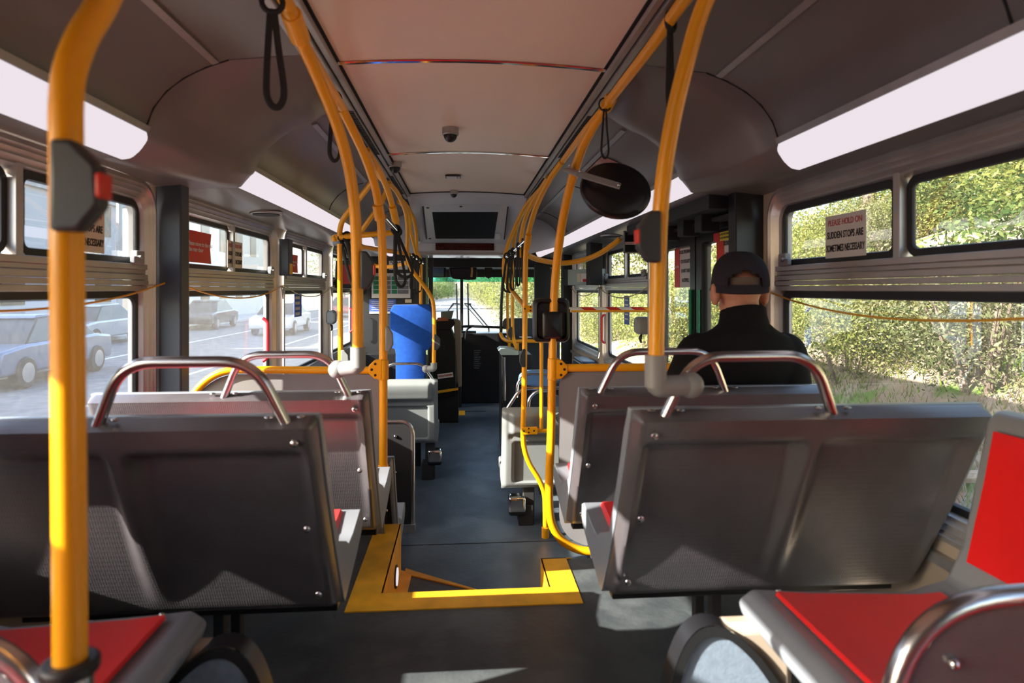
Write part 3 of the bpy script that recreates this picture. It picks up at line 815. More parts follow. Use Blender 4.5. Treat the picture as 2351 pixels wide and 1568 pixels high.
# wheel housing ends under the seats
def arch(label, s, y0, dx=0):
    th = thing('wheel_housing', label, 'housing', (S(.55, s), y0+.12, PLAT))
    out = [(.350, PLAT), (.362, -1.0), (.385, -.84), (.412, -.75), (.445, -.705), (.485, -.695), (.53, -.715), (.59, -.775), (.66, -.88), (.73, -1.02), (.78, PLAT)]
    sm = smooth_path([(x+dx, 0, z) for x, z in out], 5)
    rs = [[(S(p[0], s), y, p[2]) for p in sm] for y in (y0, y0+.05)]
    m = MB(); m.rings(rs, closed=False)
    cx = sum(p[0] for p in sm)/len(sm); m.build('housing_shell', M['black'], th, smooth=60)
    inn = [(lerp(p[0], .55+dx, .085), p[2]-.022*(1 if p[2] > PLAT+.02 else 0)) for p in sm]
    m = MB(); m.rings([[(S(p[0], s), y0+.004, p[1]) for p in inn], [(S(p[0], s), y0+.03, p[1]) for p in inn]]); m.build('end_panel', M['carpet'], th, smooth=30)
    m = MB(); m.rings([[(S(p[0], s), y0-.004, p[2]) for p in sm], [(S(p[0], s), y0-.004, p[1]) for p in inn]], closed=False)
    m.build('trim', M['rubber'], th)
    m = MB(); m.box(*sorted((S(.50, s), S(.66, s))), y0+.012, y0+.07, PLAT, -.705); m.build('box_top', M['wall'], th, bevel=.02)
    return th
arch('rounded blue-grey wheel housing end with black trim under the right side seat', 1, 1.27, -.005)
arch('rounded dark wheel housing end with black trim under the left side seat', -1, 1.27, .03)

# tall blue seat beyond the left low-floor seat
th = thing('tall_blue_seat', 'tall bright blue plush seat standing on end beside the left front pole', 'seat', (-.48, 5.8, LOW))
Yb = 5.75
def BP(u, v): return W(u, v, Yb)
pts = [(895, 712), (903, 700), (985, 699), (992, 707), (994, 745), (993, 790), (986, 801), (976, 806), (976, 880), (976, 960), (908, 960), (908, 880), (908, 812), (906, 802), (895, 797), (894, 760)]
front = [BP(*p) for p in pts]
m = MB(); m.rings([[(p[0], Yb+.012, p[2]) for p in front], [(p[0]*1.0, Yb, p[2]) for p in front], ])
m.v = []; m.f = []; m.m = []
cx = sum(p[0] for p in front)/len(front); cz = sum(p[2] for p in front)/len(front)
def shr(k): return [(lerp(p[0], cx, k), p[1], lerp(p[2], cz, k*.5)) for p in front]
m.rings([[(p[0], Yb+.10, p[2]) for p in front], [(p[0], Yb+.02, p[2]) for p in front], [(p[0], Yb+.004, p[2]) for p in shr(.02)], [(p[0], Yb, p[2]) for p in shr(.06)]])
m.build('upholstery', M['blue'], th, smooth=50)
m = MB(); m.box(-.62, -.38, Yb+.02, Yb+.08, LOW, -1.25); m.build('leg', M['black_matt'], th)
m = MB(); m.rings([[(p[0]*1.0, Yb+.14, p[2]) for p in front], [(p[0], Yb+.10, p[2]) for p in front]]); m.build('back_board', M['black'], th, smooth=30)

# steel-edged modesty panel on the low floor
th = thing('modesty_panel', 'black panel in a rounded steel tube frame on the left of the low floor', 'panel', (-.55, 4.22, LOW))
y = 4.22; xr = W(948, 1000, y)[0]; zt_ = W(948, 967, y)[2]
hp = round_path([(xr, y, LOW+.01), (xr, y, zt_), (-1.1, y, zt_), (-1.18, y, zt_)], .10, 8)
m = MB(); m.tube(hp, .0145, 14); m.build('tube_frame', M['steel'], th)
inn = round_path([(xr-.01, y, LOW+.03), (xr-.01, y, zt_-.01), (-1.2, y, zt_-.01)], .09, 8)+[(-1.2, y, LOW+.03)]
m = MB(); m.rings([[(p[0], y-.006, p[2]) for p in inn], [(p[0], y+.006, p[2]) for p in inn]]); m.build('panel_board', M['trim_dark'], th, smooth=30)
m = MB(); m.box(-1.2, xr+.015, y-.02, y+.03, LOW, LOW+.05); m.build('foot_rail', M['alu'], th)
for (u, v) in ((908, 1001), (908, 1083)):
    c = W(u, v, y); m = MB(); m.sph((c[0], y-.012, c[2]), .011, 10, 7); m.build('rivet', M['steel'], th)

# ================================================================ stanchions
def tubeobj(name, pts, r, th, mat_=None, k=8, label=None):
    m = MB(); m.tube(smooth_path(pts, k), r, 16); return m.build(name, mat_ or M['yellow'], th, smooth=60, label=label)
def collar(th, a, b, r, name='clamp'):
    m = MB(); m.cyl(a, b, r, 20); return m.build(name, M['yellow'], th, bevel=.003)
def stop_button(th, c, w_, h, dp, face=-1, side=1, red=True, light=False):
    """wedge-shaped box on the pole: flat vertical edge on the pole, bevelled outwards (side=+1 to the right)"""
    mt = M['button_box'] if not light else M['shell_light']
    s = side; x, y, z = c
    pr = [(x-s*w_*.32, z-h/2), (x-s*w_*.32, z+h/2), (x+s*w_*.10, z+h/2), (x+s*w_*.62, z+h*.22), (x+s*w_*.68, z-h*.22), (x+s*w_*.25, z-h/2)]
    m = MB(); m.prism(pr, 'y', y-dp, y+dp*.6); o = m.build('stop_button_box', mt, th, bevel=.006, seg=3)
    if red:
        m = MB(); m.obox((x+s*w_*.645, y-dp*.2, z), (0, 1, 0), (0, 0, 1), (s, 0, 0), dp*.8, h*.14, w_*.07); m.build('push_button', M['red_sign'], o, bevel=.003)
    return o
PR = .0175
# L0 biggest pole
th = thing('stanchion_pole', 'thickest yellow grab pole at the left of the picture with a grey stop button box', 'pole', (-.445, .78, PLAT))
tubeobj('pole_tube', [W(161, 1535, .78), W(160, 1250, .78), W(157, 900, .78), W(154, 600, .78), W(152, 330, .78), W(152, 240, .782), W(160, 165, .79), W(190, 85, .815), W(235, 10, .855), (-.47, .95, .50), (-.46, 1.10, .66), (-.455, 1.25, .72)], PR*1.02, th)
a = W(161, 1522, .78); m = MB(); m.cyl((a[0], a[1], a[2]), (a[0], a[1], PLAT), .024, 20); m.build('socket', M['steel'], th, bevel=.003)
m = MB(); m.cyl((a[0], a[1], a[2]+.004), (a[0], a[1], a[2]-.012), .031, 20); m.build('socket_rim', M['rubber'], th, bevel=.004)
c = W(172, 430, .775); stop_button(th, (c[0], c[1]-.004, c[2]), .056, .106, .016)

# R0 right near pole
th = thing('stanchion_pole', 'yellow pole rising from the nearest right seat handle, with grey and red stop button', 'pole', (.44, 1.36, PLAT))
tubeobj('pole_tube', [W(1506, 830, 1.37), W(1511, 620, 1.37), W(1519, 450, 1.36), W(1540, 300, 1.34), W(1572, 160, 1.31), W(1617, 10, 1.28), (.545, 1.22, .69), (.556, 1.18, .72)], PR, th)
c = W(1506, 545, 1.355); stop_button(th, (c[0]-.012, c[1]-.008, c[2]), .052, .112, .018, side=-1)
def elbow(th, u, vt, vb, Y, to, r=.024, light=False):
    mt = M['grey_elbow']
    a = W(u, vt, Y); b = W(u, vb, Y)
    m = MB(); m.cyl(a, (a[0], a[1], b[2]), r, 20); 
    m.tube(round_path([(a[0], a[1], lerp(a[2], b[2], .5)), (a[0], a[1], b[2]), to], .03, 6), r*1.0, 18)
    m.sph(to, r*1.25, 16, 10)
    m.build('elbow_fitting', mt, th, smooth=60)
elbow(th, 1505, 815, 888, 1.37, W(1585, 884, 1.40))
# rail overhead, right
# L1
th = thing('stanchion_pole', 'second yellow pole on the left, bowing from the ceiling down to a seat handle elbow', 'pole', (-.34, 2.05, PLAT))
tubeobj('pole_tube', [W(668, 30, 1.62), W(690, 90, 1.72), W(735, 190, 1.84), W(775, 290, 1.93), W(802, 390, 2.0), W(815, 490, 2.03), W(820, 620, 2.05), W(822, 800, 2.05)], PR, th)
elbow(th, 822, 797, 843, 2.05, W(775, 848, 2.08))
c = W(836, 620, 2.03); stop_button(th, (c[0]+.004, c[1], c[2]), .044, .120, .016)
a = W(690, 90, 1.72); b = W(668, 30, 1.62); collar(th, a, b, .026)
# L2
YQ = 2.99
th = thing('stanchion_pole', 'third yellow pole on the left holding the partition rail, grey stop button at its right', 'pole', (-.33, YQ, MID))
tubeobj('pole_tube', [W(785, 250, 2.50), W(808, 295, 2.60), W(838, 360, 2.76), W(864, 440, 2.90), W(876, 530, YQ-.02), W(879, 640, YQ), W(880, 800, YQ), W(880, 1100, YQ)], PR*1.1, th)
collar(th, W(867, 470, 2.93), W(873, 505, 2.965), .0245)
collar(th, W(880, 1066, YQ), W(880, 1106, YQ), .0235, 'foot_collar')
collar(th, W(880, 826, YQ), W(880, 872, YQ), .0255)
a = W(868, 849, YQ)
def gusset(th, ux, Y, sdir):
    c = W(ux, 847, Y); m = MB()
    z0 = W(ux, 870, Y)[2]; z1 = W(ux, 824, Y)[2]
    pr = [(c[0], z1), (c[0]+sdir*.035, z1-.004), (c[0]+sdir*.062, lerp(z0, z1, .68)), (c[0]+sdir*.062, lerp(z0, z1, .32)), (c[0]+sdir*.035, z0+.004), (c[0], z0)]
    m.prism(pr, 'y', Y-.022, Y+.022); o = m.build('gusset', M['yellow'], th, bevel=.004)
    for dx, dz in ((.030, .026), (.046, 0), (.030, -.026)):
        m = MB(); m.cyl((c[0]+sdir*dx, Y-.0235, (z0+z1)/2+dz), (c[0]+sdir*dx, Y-.020, (z0+z1)/2+dz), .0062, 12); m.build('bolt', M['black'], o)
gusset(th, 878, YQ-.005, -1)
c = W(892, 778, YQ-.03); stop_button(th, (c[0]-.002, c[1], c[2]), .036, .115, .016, light=True, red=False)
# partition left: rail and board
th = thing('partition', 'grey partition board under a yellow rail behind the second left seat', 'partition', (-.75, YQ+.01, PLAT))
rl = round_path([(W(868, 850, YQ)[0], YQ, W(868, 850, YQ)[2]), (W(505, 849, YQ)[0], YQ, W(505, 849, YQ)[2]), W(438, 903, YQ), W(425, 1010, YQ)], .12, 8)
m = MB(); m.tube(rl, PR, 14); m.build('top_rail', M['yellow'], th, smooth=60)
bd = [(p[0]-.0, YQ, p[2]-.022) for p in rl]+[(-1.16, YQ, -1.30), (-.36, YQ, -1.30)]
m = MB(); m.rings([[(p[0], YQ+.012, p[2]) for p in bd], [(p[0], YQ+.024, p[2]) for p in bd]]); m.build('board', M['grey_wall'], th, smooth=30)

# right partition pole
YP = 2.95
th = thing('stanchion_pole', 'yellow pole on the right that carries the black card reader and curves under the partition', 'pole', (.373, YP, LOW))
tubeobj('pole_tube', [W(1392, 245, 2.36), W(1362, 290, 2.45), W(1335, 345, 2.57), W(1311, 420, 2.72), W(1293, 500, 2.83), W(1280, 590, 2.91), W(1272, 690, YP), W(1268, 850, YP), W(1265, 1000, YP), W(1261, 1100, YP), W(1261, 1160, YP), W(1268, 1205, YP), W(1290, 1240, YP), W(1330, 1262, YP), W(1380, 1266, YP), W(1480, 1268, YP)], PR*1.12, th, k=6)
collar(th, W(1405, 222, 2.31), W(1389, 250, 2.35), .024)
collar(th, W(1270, 822, YP), W(1269, 872, YP), .0255)
gusset(th, 1272, YP, 1)
th = thing('partition', 'dark grey partition board under a yellow rail on the right', 'partition', (.85, YP, PLAT))
zr = W(1300, 845, YP)[2]
m = MB(); m.tube([W(1272, 845, YP), (1.27, YP, zr)], PR*1.1, 14); m.build('top_rail', M['yellow'], th, smooth=60)
bx = W(1283, 1000, YP)[0]
bd = round_path([(1.28, YP, zr-.02), (bx, YP, zr-.02), (bx, YP, W(0, 1100, YP)[2]), W(1284, 1200, YP), W(1305, 1235, YP), W(1350, 1255, YP), (1.28, YP, W(0, 1257, YP)[2])], .08, 5)
m = MB(); m.rings([[(p[0], YP-.006, p[2]) for p in bd], [(p[0], YP+.008, p[2]) for p in bd]]); m.build('board', M['grey_wall'], th, smooth=30)

# card reader
th = thing('card_reader', 'black plastic card reader box fixed to the right yellow pole', 'card reader', W(1266, 787, YP))
a = W(1226, 684, YP-.02); b = W(1309, 787, YP-.02)
m = MB(); lp = [(x, z) for x, z in rrect(a[0], b[0], b[2], a[2], .028, 5)]
def sc(k, y, lp=lp):
    cx = (a[0]+b[0])/2; cz = (a[2]+b[2])/2
    return [(lerp(p[0], cx, k), y, lerp(p[1], cz, k)) for p in lp]
m.rings([sc(.10, YP+.06), sc(0, YP+.045), sc(0, YP+.005), sc(.05, YP-.010), sc(.16, YP-.014), sc(.26, YP+.002)])
m.build('case', M['black'], th, smooth=50)
a2 = W(1247, 716, YP-.04); b2 = W(1292, 778, YP-.04)
m = MB(); m.rings([[(x, y, z) for x, z in rrect(a2[0], b2[0], b2[2], a2[2], .012, 4)] for y in (YP+.02, YP-.025)]+[[(x, YP-.032, z) for x, z in rrect(a2[0]+.01, b2[0]-.01, b2[2]+.01, a2[2]-.01, .010, 4)]])
m.build('pole_clamp', M['black'], th, smooth=50)

# convex mirror seen from behind
th = thing('round_mirror', 'round black-backed mirror on a grey bracket, hanging beside the right pole', 'mirror', W(1413, 437, 2.33))
c = Vector(W(1413, 437, 2.33)); ax = Vector((-.10, -.93, .33)).normalized()     # back of the mirror faces the camera
ux = ax.cross(Vector((0, 0, 1))).normalized(); ux = (ux+Vector((0, 0, .20))).normalized(); uy = ux.cross(ax).normalized()
def disc(r, off, ky=.86): return [tuple(c+ax*off+(ux*math.cos(2*math.pi*q/40)+uy*math.sin(2*math.pi*q/40)*ky)*r) for q in range(40)]
R_ = .134
m = MB(); m.rings([disc(R_*.96, -.016), disc(R_, -.008), disc(R_, .004), disc(R_*.95, .012), disc(R_*.86, .012), disc(R_*.82, .016), disc(R_*.4, .020), disc(R_*.1, .021)]); m.build('mirror_back', M['black'], th, smooth=50)
m = MB(); m.rings([disc(R_*.955, -.0165), disc(R_*.7, -.034), disc(R_*.3, -.046), disc(R_*.02, -.048)]); m.build('mirror_glass', M['mirror'], th, smooth=60)
m = MB(); pa = Vector(W(1305, 390, 2.64)); pb = Vector(W(1338, 402, 2.285)); pc = Vector(W(1424, 428, 2.255))
m.tube([pa, pb], .026, 10, flat=.4); d = (pc-pb)
m.obox((pb+pc)/2, d, d.cross(ax), ax, d.length/2, .013, .004); m.build('bracket', M['grey_elbow'], th, bevel=.003)
for p in (W(1308, 380, 2.61), W(1332, 393, 2.30), W(1420, 425, 2.245)):
    m = MB(); m.sph(p, .006, 10, 6); m.build('bolt', M['steel'], th)

# overhead rails near the camera
th = thing('overhead_rail', 'yellow overhead grab rail running along the right side of the ceiling, nearest part', 'rail', (.56, 1.6, .70))
tubeobj('rail_tube', [(.565, -.6, .735), (.565, .6, .735), W(1590, -25, 1.52), W(1500, 100, 1.83), W(1400, 230, 2.31)], PR, th)
th = thing('overhead_rail', 'yellow overhead grab rail along the left side of the ceiling, nearest part', 'rail', (-.45, 1.2, .70))
tubeobj('rail_tube', [(-.47, -.6, .735), (-.465, .6, .735), W(630, -40, 1.48), W(668, 32, 1.60)], PR, th)
th = thing('overhead_rail', 'yellow overhead rail continuing behind the second left pole at the ceiling', 'rail', (-.45, 2.0, .68))
tubeobj('rail_tube', [W(690, 90, 1.74), W(735, 165, 2.08), W(788, 252, 2.52)], PR, th)
th = thing('overhead_rail', 'yellow overhead rail along the left ceiling between the third and fourth poles', 'rail', (-.45, 3.0, .68))
tubeobj('rail_tube', [W(792, 262, 2.56), W(835, 345, 3.15), W(876, 410, 3.65)], PR*.95, th)

# L3
th = thing('stanchion_pole', 'fourth yellow tube on the left, short, ending at the steel strap bar', 'pole', W(915, 530, 3.95))
tubeobj('pole_tube', [W(842, 345, 3.30), W(872, 395, 3.50), W(893, 445, 3.72), W(905, 490, 3.86), W(913, 528, 3.95)], PR, th)
collar(th, W(901, 474, 3.80), W(909, 508, 3.90), .0225)
th = thing('strap_bar', 'short polished steel bar slanting from the third left pole, straps hanging from it', 'rail', W(900, 515, 3.3))
m = MB(); m.tube([W(883, 498, 2.98), W(915, 533, 3.95)], .013, 14); m.build('bar_tube', M['chrome'], th)
# L4 front left pole to the grey seat elbow
th = thing('stanchion_pole', 'yellow pole bent inward on the left, ending in a grey elbow by the blue seat', 'pole', (-.2, 5.2, LOW))
tubeobj('pole_tube', [W(893, 420, 4.25), W(914, 446, 4.5), W(932, 490, 4.8), W(936, 540, 5.0), W(935, 585, 5.1), W(945, 618, 5.18), (W(965, 645, 5.2)), W(985, 673, 5.2), W(995, 700, 5.2), W(997, 760, 5.2), W(996, 835, 5.2)], PR*.95, th)
elbow(th, 996, 833, 846, 5.2, W(978, 847, 5.22), r=.026)
c = W(1000, 786, 5.17); stop_button(th, (c[0]+.005, c[1], c[2]), .05, .125, .016, red=False)
th = thing('stanchion_pole', 'slim yellow pole farther left, behind the bent pole near the driver partition', 'pole', (-.3, 6.0, LOW))
tubeobj('pole_tube', [W(926, 462, 5.2), W(945, 490, 5.5), W(955, 530, 5.8), W(957, 575, 6.0), W(966, 605, 6.1), W(966, 700, 6.1), W(966, 960, 6.1)], PR*.9, th)
th = thing('stanchion_pole', 'slim yellow tube at far left front, descending beside the header', 'pole', W(958, 590, 6.0))
tubeobj('pole_tube', [W(915, 462, 5.0), W(938, 488, 5.3), W(943, 530, 5.6), W(950, 560, 5.8), W(958, 592, 6.0)], PR*.9, th)
th = thing('strap_bar', 'short chromed strap bar at the front left near the driver partition', 'rail', W(955, 595, 5.6))
m = MB(); m.tube([W(941, 584, 5.15), W(970, 604, 6.08)], .013, 12); m.build('bar_tube', M['chrome'], th)
# wall side frame left (over the window)
th = thing('stanchion_pole', 'yellow upright by the left windows with slanting braces and cross bars', 'pole', (-.78, 4.0, LOW))
tubeobj('pole_tube', [W(782, 835, 4.0), W(781, 700, 4.0), W(780, 560, 4.0)], PR*.95, th)
tubeobj('pole_tube', [W(779, 552, 4.0), W(782, 520, 3.98), W(794, 494, 3.94), W(826, 454, 3.85), W(872, 395, 3.62)], PR*.95, th)
tubeobj('pole_tube', [W(829, 532, 4.35), W(850, 502, 4.3), W(876, 464, 4.25), W(893, 420, 4.2)], PR*.95, th)
tubeobj('cross_bar', [W(768, 545, 4.0), W(830, 540, 3.98), W(905, 534, 3.96)], PR, th)
tubeobj('cross_bar', [W(826, 566, 4.4), W(875, 574, 4.7), W(934, 582, 5.05)], PR*.95, th)
tubeobj('cross_bar', [W(846, 604, 5.5), W(870, 612, 5.5), W(900, 612, 5.4), W(936, 604, 5.15)], PR*.95, th)
c = W(793, 822, 3.97); stop_button(th, (c[0]-.01, c[1], c[2]), .05, .10, .016, red=False, light=True)
m = MB(); m.sph(W(768, 547, 4.0), .022, 12, 8); m.build('end_cap', M['yellow'], th)

# right side, beyond the partition
YR = 4.05
th = thing('stanchion_pole', 'yellow pole on the right bending outward low before the pale grey seat', 'pole', (.5, YR, LOW))
tubeobj('pole_tube', [W(1290, 372, 3.42), W(1262, 412, 3.55), W(1235, 465, 3.75), W(1218, 515, 3.92), W(1209, 560, 4.02), W(1206, 620, YR), W(1205, 750, YR), W(1203, 900, YR), W(1201, 990, YR), W(1204, 1030, YR), W(1216, 1065, YR), W(1238, 1102, YR), W(1250, 1135, YR), W(1252, 1175, YR), W(1252, 1232, YR)], PR*.97, th, k=6)
collar(th, W(1214, 538, 3.96), W(1209, 570, 4.03), .021)
collar(th, W(1252, 1210, YR), W(1252, 1236, YR), .024, 'foot_collar')
m = MB(); c = W(1215, 709, YR); m.obox((c[0]+.005, YR-.006, c[2]), (1, 0, 0), (0, 1, 0), (0, 0, 1), .042, .020, .022); o = m.build('gusset', M['yellow'], th, bevel=.003)
for (u, v) in ((1205, 709), (1218, 705), (1218, 713)):
    p = W(u, v, YR-.027); m = MB(); m.cyl(p, (p[0], p[1]+.004, p[2]), .0055, 10); m.build('bolt', M['black'], o)
m = MB(); c = W(1215, 988, YR); m.obox((c[0], YR-.006, c[2]), (1, 0, 0), (0, 1, 0), (0, 0, 1), .052, .020, .022); o = m.build('gusset', M['yellow'], th, bevel=.003)
for (u, v) in ((1203, 990), (1214, 984), (1214, 993), (1226, 989)):
    p = W(u, v, YR-.027); m = MB(); m.cyl(p, (p[0], p[1]+.004, p[2]), .0055, 10); m.build('bolt', M['black'], o)
tubeobj('cross_bar', [W(1222, 989, YR), W(1262, 989, YR)], PR*.8, th)
tubeobj('pole_tube', [W(1243, 782, YR), W(1243, 986, YR)], PR*.72, th)
c = W(1201, 822, YR-.03); stop_button(th, (c[0]+.002, c[1], c[2]), .04, .115, .016, side=-1, red=False)
# striped barrier
th = thing('striped_barrier', 'red and white striped bar with a yellow lower edge across the rear door side', 'barrier', (.8, YR, -.13))
zb_ = W(1400, 711, YR)[2]
m = MB(); m.tube([(W(1310, 711, YR)[0], YR, zb_), (XR-.02, YR, zb_)], .0175, 14); m.build('bar_tube', M['yellow'], th, smooth=60)
m = MB(); x = W(1310, 711, YR)[0]; n = 0
def bandface(m, xa, xb, sk):
    for q in range(6):
        a0 = math.radians(lerp(-8, 85, q/6)); a1 = math.radians(lerp(-8, 85, (q+1)/6))
        def P(xx, a): return (xx+sk*(math.sin(a)), YR-.0182*math.cos(a), zb_+.0182*math.sin(a))
        m.quad(P(xa, a0), P(xb, a0), P(xb, a1), P(xa, a1))
mr = MB()
while x < XR-.1:
    bandface(m, x, x+.085, -.03); bandface(mr, x+.085, x+.165, -.03); x += .165
m.build('white_band', M['white'], th); mr.build('red_band', M['red_sign'], th)
# bunch of front right tubes
th = thing('stanchion_pole', 'yellow tube on the right, second from the curved pole, with a diagonal brace', 'pole', W(1205, 700, 5.0))
tubeobj('pole_tube', [W(1258, 408, 4.2), W(1224, 462, 4.5), W(1203, 510, 4.75), W(1195, 560, 4.9), W(1193, 590, 4.95)], PR*.95, th)
th = thing('stanchion_pole', 'yellow tube on the right whose lower end slants back to the curved pole', 'pole', W(1180, 660, 5.2))
tubeobj('pole_tube', [W(1240, 435, 4.6), W(1208, 472, 4.9), W(1184, 518, 5.2), W(1166, 562, 5.4), W(1157, 605, 5.45), W(1160, 640, 5.4), W(1176, 668, 5.1), W(1203, 702, 4.3)], PR, th)
th = thing('stanchion_pole', 'thin yellow upright at the front right, left one of a pair', 'pole', W(1166, 640, 7.0))
tubeobj('pole_tube', [W(1225, 452, 5.3), W(1190, 500, 5.8), W(1172, 545, 6.5), W(1166, 600, 7.0), W(1165, 740, 7.0), W(1169, 790, 7.0), W(1171, 830, 7.0)], PR*.95, th)
c = W(1158, 743, 6.95); stop_button(th, (c[0]+.01, c[1], c[2]), .045, .12, .016, side=-1, red=False)
th = thing('stanchion_pole', 'thin yellow upright at the front right, right one of a pair', 'pole', W(1178, 640, 6.3))
tubeobj('pole_tube', [W(1232, 446, 5.0), W(1197, 496, 5.5), W(1182, 545, 6.0), W(1177, 600, 6.3), W(1177, 750, 6.3), W(1181, 785, 6.3), W(1186, 815, 6.3), W(1186, 960, 6.3)], PR*.95, th)
c = W(1170, 763, 6.25); stop_button(th, (c[0]+.01, c[1], c[2]), .045, .11, .016, side=-1, red=False)
th = thing('grab_rail', 'low yellow rail with an upturned end at the front right', 'rail', W(1190, 783, 6.8))
tubeobj('rail_tube', [W(1149, 766, 7.0), W(1156, 778, 6.9), W(1172, 784, 6.7), W(1200, 783, 6.6), W(1262, 783, 6.5)], PR*1.1, th)
tubeobj('post', [W(1188, 785, 6.65), W(1188, 806, 6.65)], PR, th)
th = thing('strap_bar', 'chromed strap bar on the right with several straps hanging from it', 'rail', W(1185, 565, 5.0))
m = MB(); m.tube([W(1159, 592, 5.45), W(1182, 574, 4.9), W(1208, 550, 4.05)], .013, 12); m.build('bar_tube', M['chrome'], th)
th = thing('overhead_rail', 'yellow rail curving from the right poles over the windows to the right wall', 'rail', W(1330, 600, 4.0))
tubeobj('rail_tube', [W(1209, 585, 4.06), W(1240, 597, 4.25), W(1290, 604, 4.45), W(1340, 597, 4.4), W(1380, 580, 4.3), W(1415, 556, 4.2), W(1422, 549, 4.2)], PR*1.05, th)
th = thing('overhead_rail', 'yellow rail along the right ceiling between the mirror pole and the curved pole', 'rail', (.56, 2.9, .70))
tubeobj('rail_tube', [W(1388, 248, 2.42), W(1340, 305, 2.85), W(1292, 370, 3.42)], PR*.9, th)

# ================================================================ hanging straps
def strap(label, top, length, w_=.030, tw=0, lean=(0, 0), wd=.010, grp=None):
    th = thing('hanging_strap', label, 'strap', (top[0], top[1], top[2]-length))
    if grp: th['group'] = grp
    x, y, z = top; c, s_ = math.cos(tw), math.sin(tw); r = .024
    loop = []
    L = length-.05
    pts2 = [(-.004, .004), (-w_*.35, -L*.4), (-w_*.5, -L*.72), (-w_*.52, -L*.9), (-w_*.30, -L), (0, -L*1.03), (w_*.30, -L), (w_*.52, -L*.9), (w_*.5, -L*.72), (w_*.30, -L*.4), (.004, .004)]
    for a, b in pts2:
        k = -b/L
        loop.append((x+a*c+lean[0]*k, y+a*s_+lean[1]*k, z-.02+b))
    m = MB(); m.tube(smooth_path(loop, 6), wd, 10, flat=.35); m.build('strap_loop', M['black_matt'], th, smooth=60)
    m = MB(); m.tube([(x+r*math.cos(t)*(.98*c+.0), y+r*math.cos(t)*s_, z+r*math.sin(t)) for t in [2*math.pi*q/16 for q in range(16)]], wd*.85, 8, closed=True); m.build('rail_loop', M['black_matt'], th, smooth=60)
    return th
strap('longest black hanging strap at the upper left, hung from the ceiling rail', W(625, 5, 1.52), .27, .036, .2, lean=(.008, 0), wd=.008)
strap('black hanging strap on the left, just behind the second yellow pole', W(768, 225, 2.42), .26, .035, .5, wd=.008)
strap('black strap at the upper right hanging beside the nearest right pole', W(1540, 50, 1.70), .26, .024, .8, wd=.009)
strap('narrow black strap loop reaching down to the round mirror', W(1389, 240, 2.32), .225, .026, .1, wd=.004)
strap('black strap on the left cross bar, nearer the window', W(785, 545, 4.0), .34, .05, .6, lean=(.09, 0), wd=.010)
strap('black strap on the left cross bar, second from the window', W(797, 543, 4.0), .37, .05, .6, lean=(.10, 0), wd=.012)
strap('long black strap hanging from the end of the slanted steel bar', W(909, 527, 3.8), .36, .055, .3, lean=(.03, 0), wd=.010)
strap('black strap beside the long one, shifted toward the driver partition', W(912, 532, 3.9), .30, .09, .2, lean=(.05, 0), wd=.010)
for i, (u, v, Y, ln) in enumerate(((948, 590, 5.3, .30), (956, 594, 5.5, .32), (963, 600, 5.8, .30))):
    strap('dark strap in the cluster at the front left before the black partition', W(u, v, Y), ln, .05, .8, wd=.010, grp='straps before the driver partition')
for i, (u, v, Y, ln, l) in enumerate(((1164, 588, 5.3, .32, 'thin'), (1172, 582, 5.15, .34, 'a'), (1178, 577, 5.0, .33, 'b'), (1190, 566, 4.6, .31, 'c'), (1200, 557, 4.3, .30, 'd'))):
    strap('black strap in the row hanging from the chromed bar at the front right', W(u, v, Y), ln, .06, .2+.3*i, wd=.009, grp='straps on the right chromed bar')
# ================================================================ signs and lettering
def lettering(body, size, org, right, up, mt, parent, align='LEFT', name='lettering', sx=1.0, bold=0):
    cu = bpy.data.curves.new(name, 'FONT'); cu.body = body; cu.size = size; cu.align_x = align; cu.align_y = 'CENTER'
    cu.extrude = .0003; cu.offset = bold*size; cu.space_line = .95; cu.resolution_u = 3
    cu.materials.append(mt)
    o = bpy.data.objects.new(name, cu); COL.objects.link(o)
    r = Vector(right).normalized(); u = Vector(up); u = (u-r*u.dot(r)).normalized(); n = r.cross(u)
    p = Vector(org)+n*.0012
    if parent is not None:
        p = p-Vector(parent['_o']); o.parent = parent
    else: p = p+Vector((0, 0, E))
    mx = Matrix.Identity(4)
    for i in range(3): mx[i][0] = r[i]*sx; mx[i][1] = u[i]; mx[i][2] = n[i]; mx[i][3] = p[i]
    me = bpy.data.meshes.new_from_object(o); me.name = name
    q = bpy.data.objects.new(name, me); COL.objects.link(q)
    if parent is not None: q.parent = parent
    q.matrix_local = mx; q['_o'] = (0, 0, 0)
    bpy.data.objects.remove(o)
    return q

def plate(name, label, cat, c, right, up, hw, hh, mt, th_=.0015, parent=None, poly=None):
    r = Vector(right).normalized(); u = Vector(up).normalized(); n = r.cross(u); c = Vector(c)
    poly = poly or [(-1, -1), (1, -1), (1, 1), (-1, 1)]
    a = [tuple(c+r*p[0]*hw+u*p[1]*hh) for p in poly]; b = [tuple(Vector(q)-n*th_) for q in a]
    m = MB(); m.rings([b, a])
    if parent is None: o = m.build(name, mt, None, smooth=0, label=label, cat=cat)
    else: o = m.build(name, mt, parent, smooth=0)
    return o
LW = dict(right=(0, 1, 0), up=(0, 0, 1)); RW = dict(right=(0, -1, 0), up=(0, 0, 1))

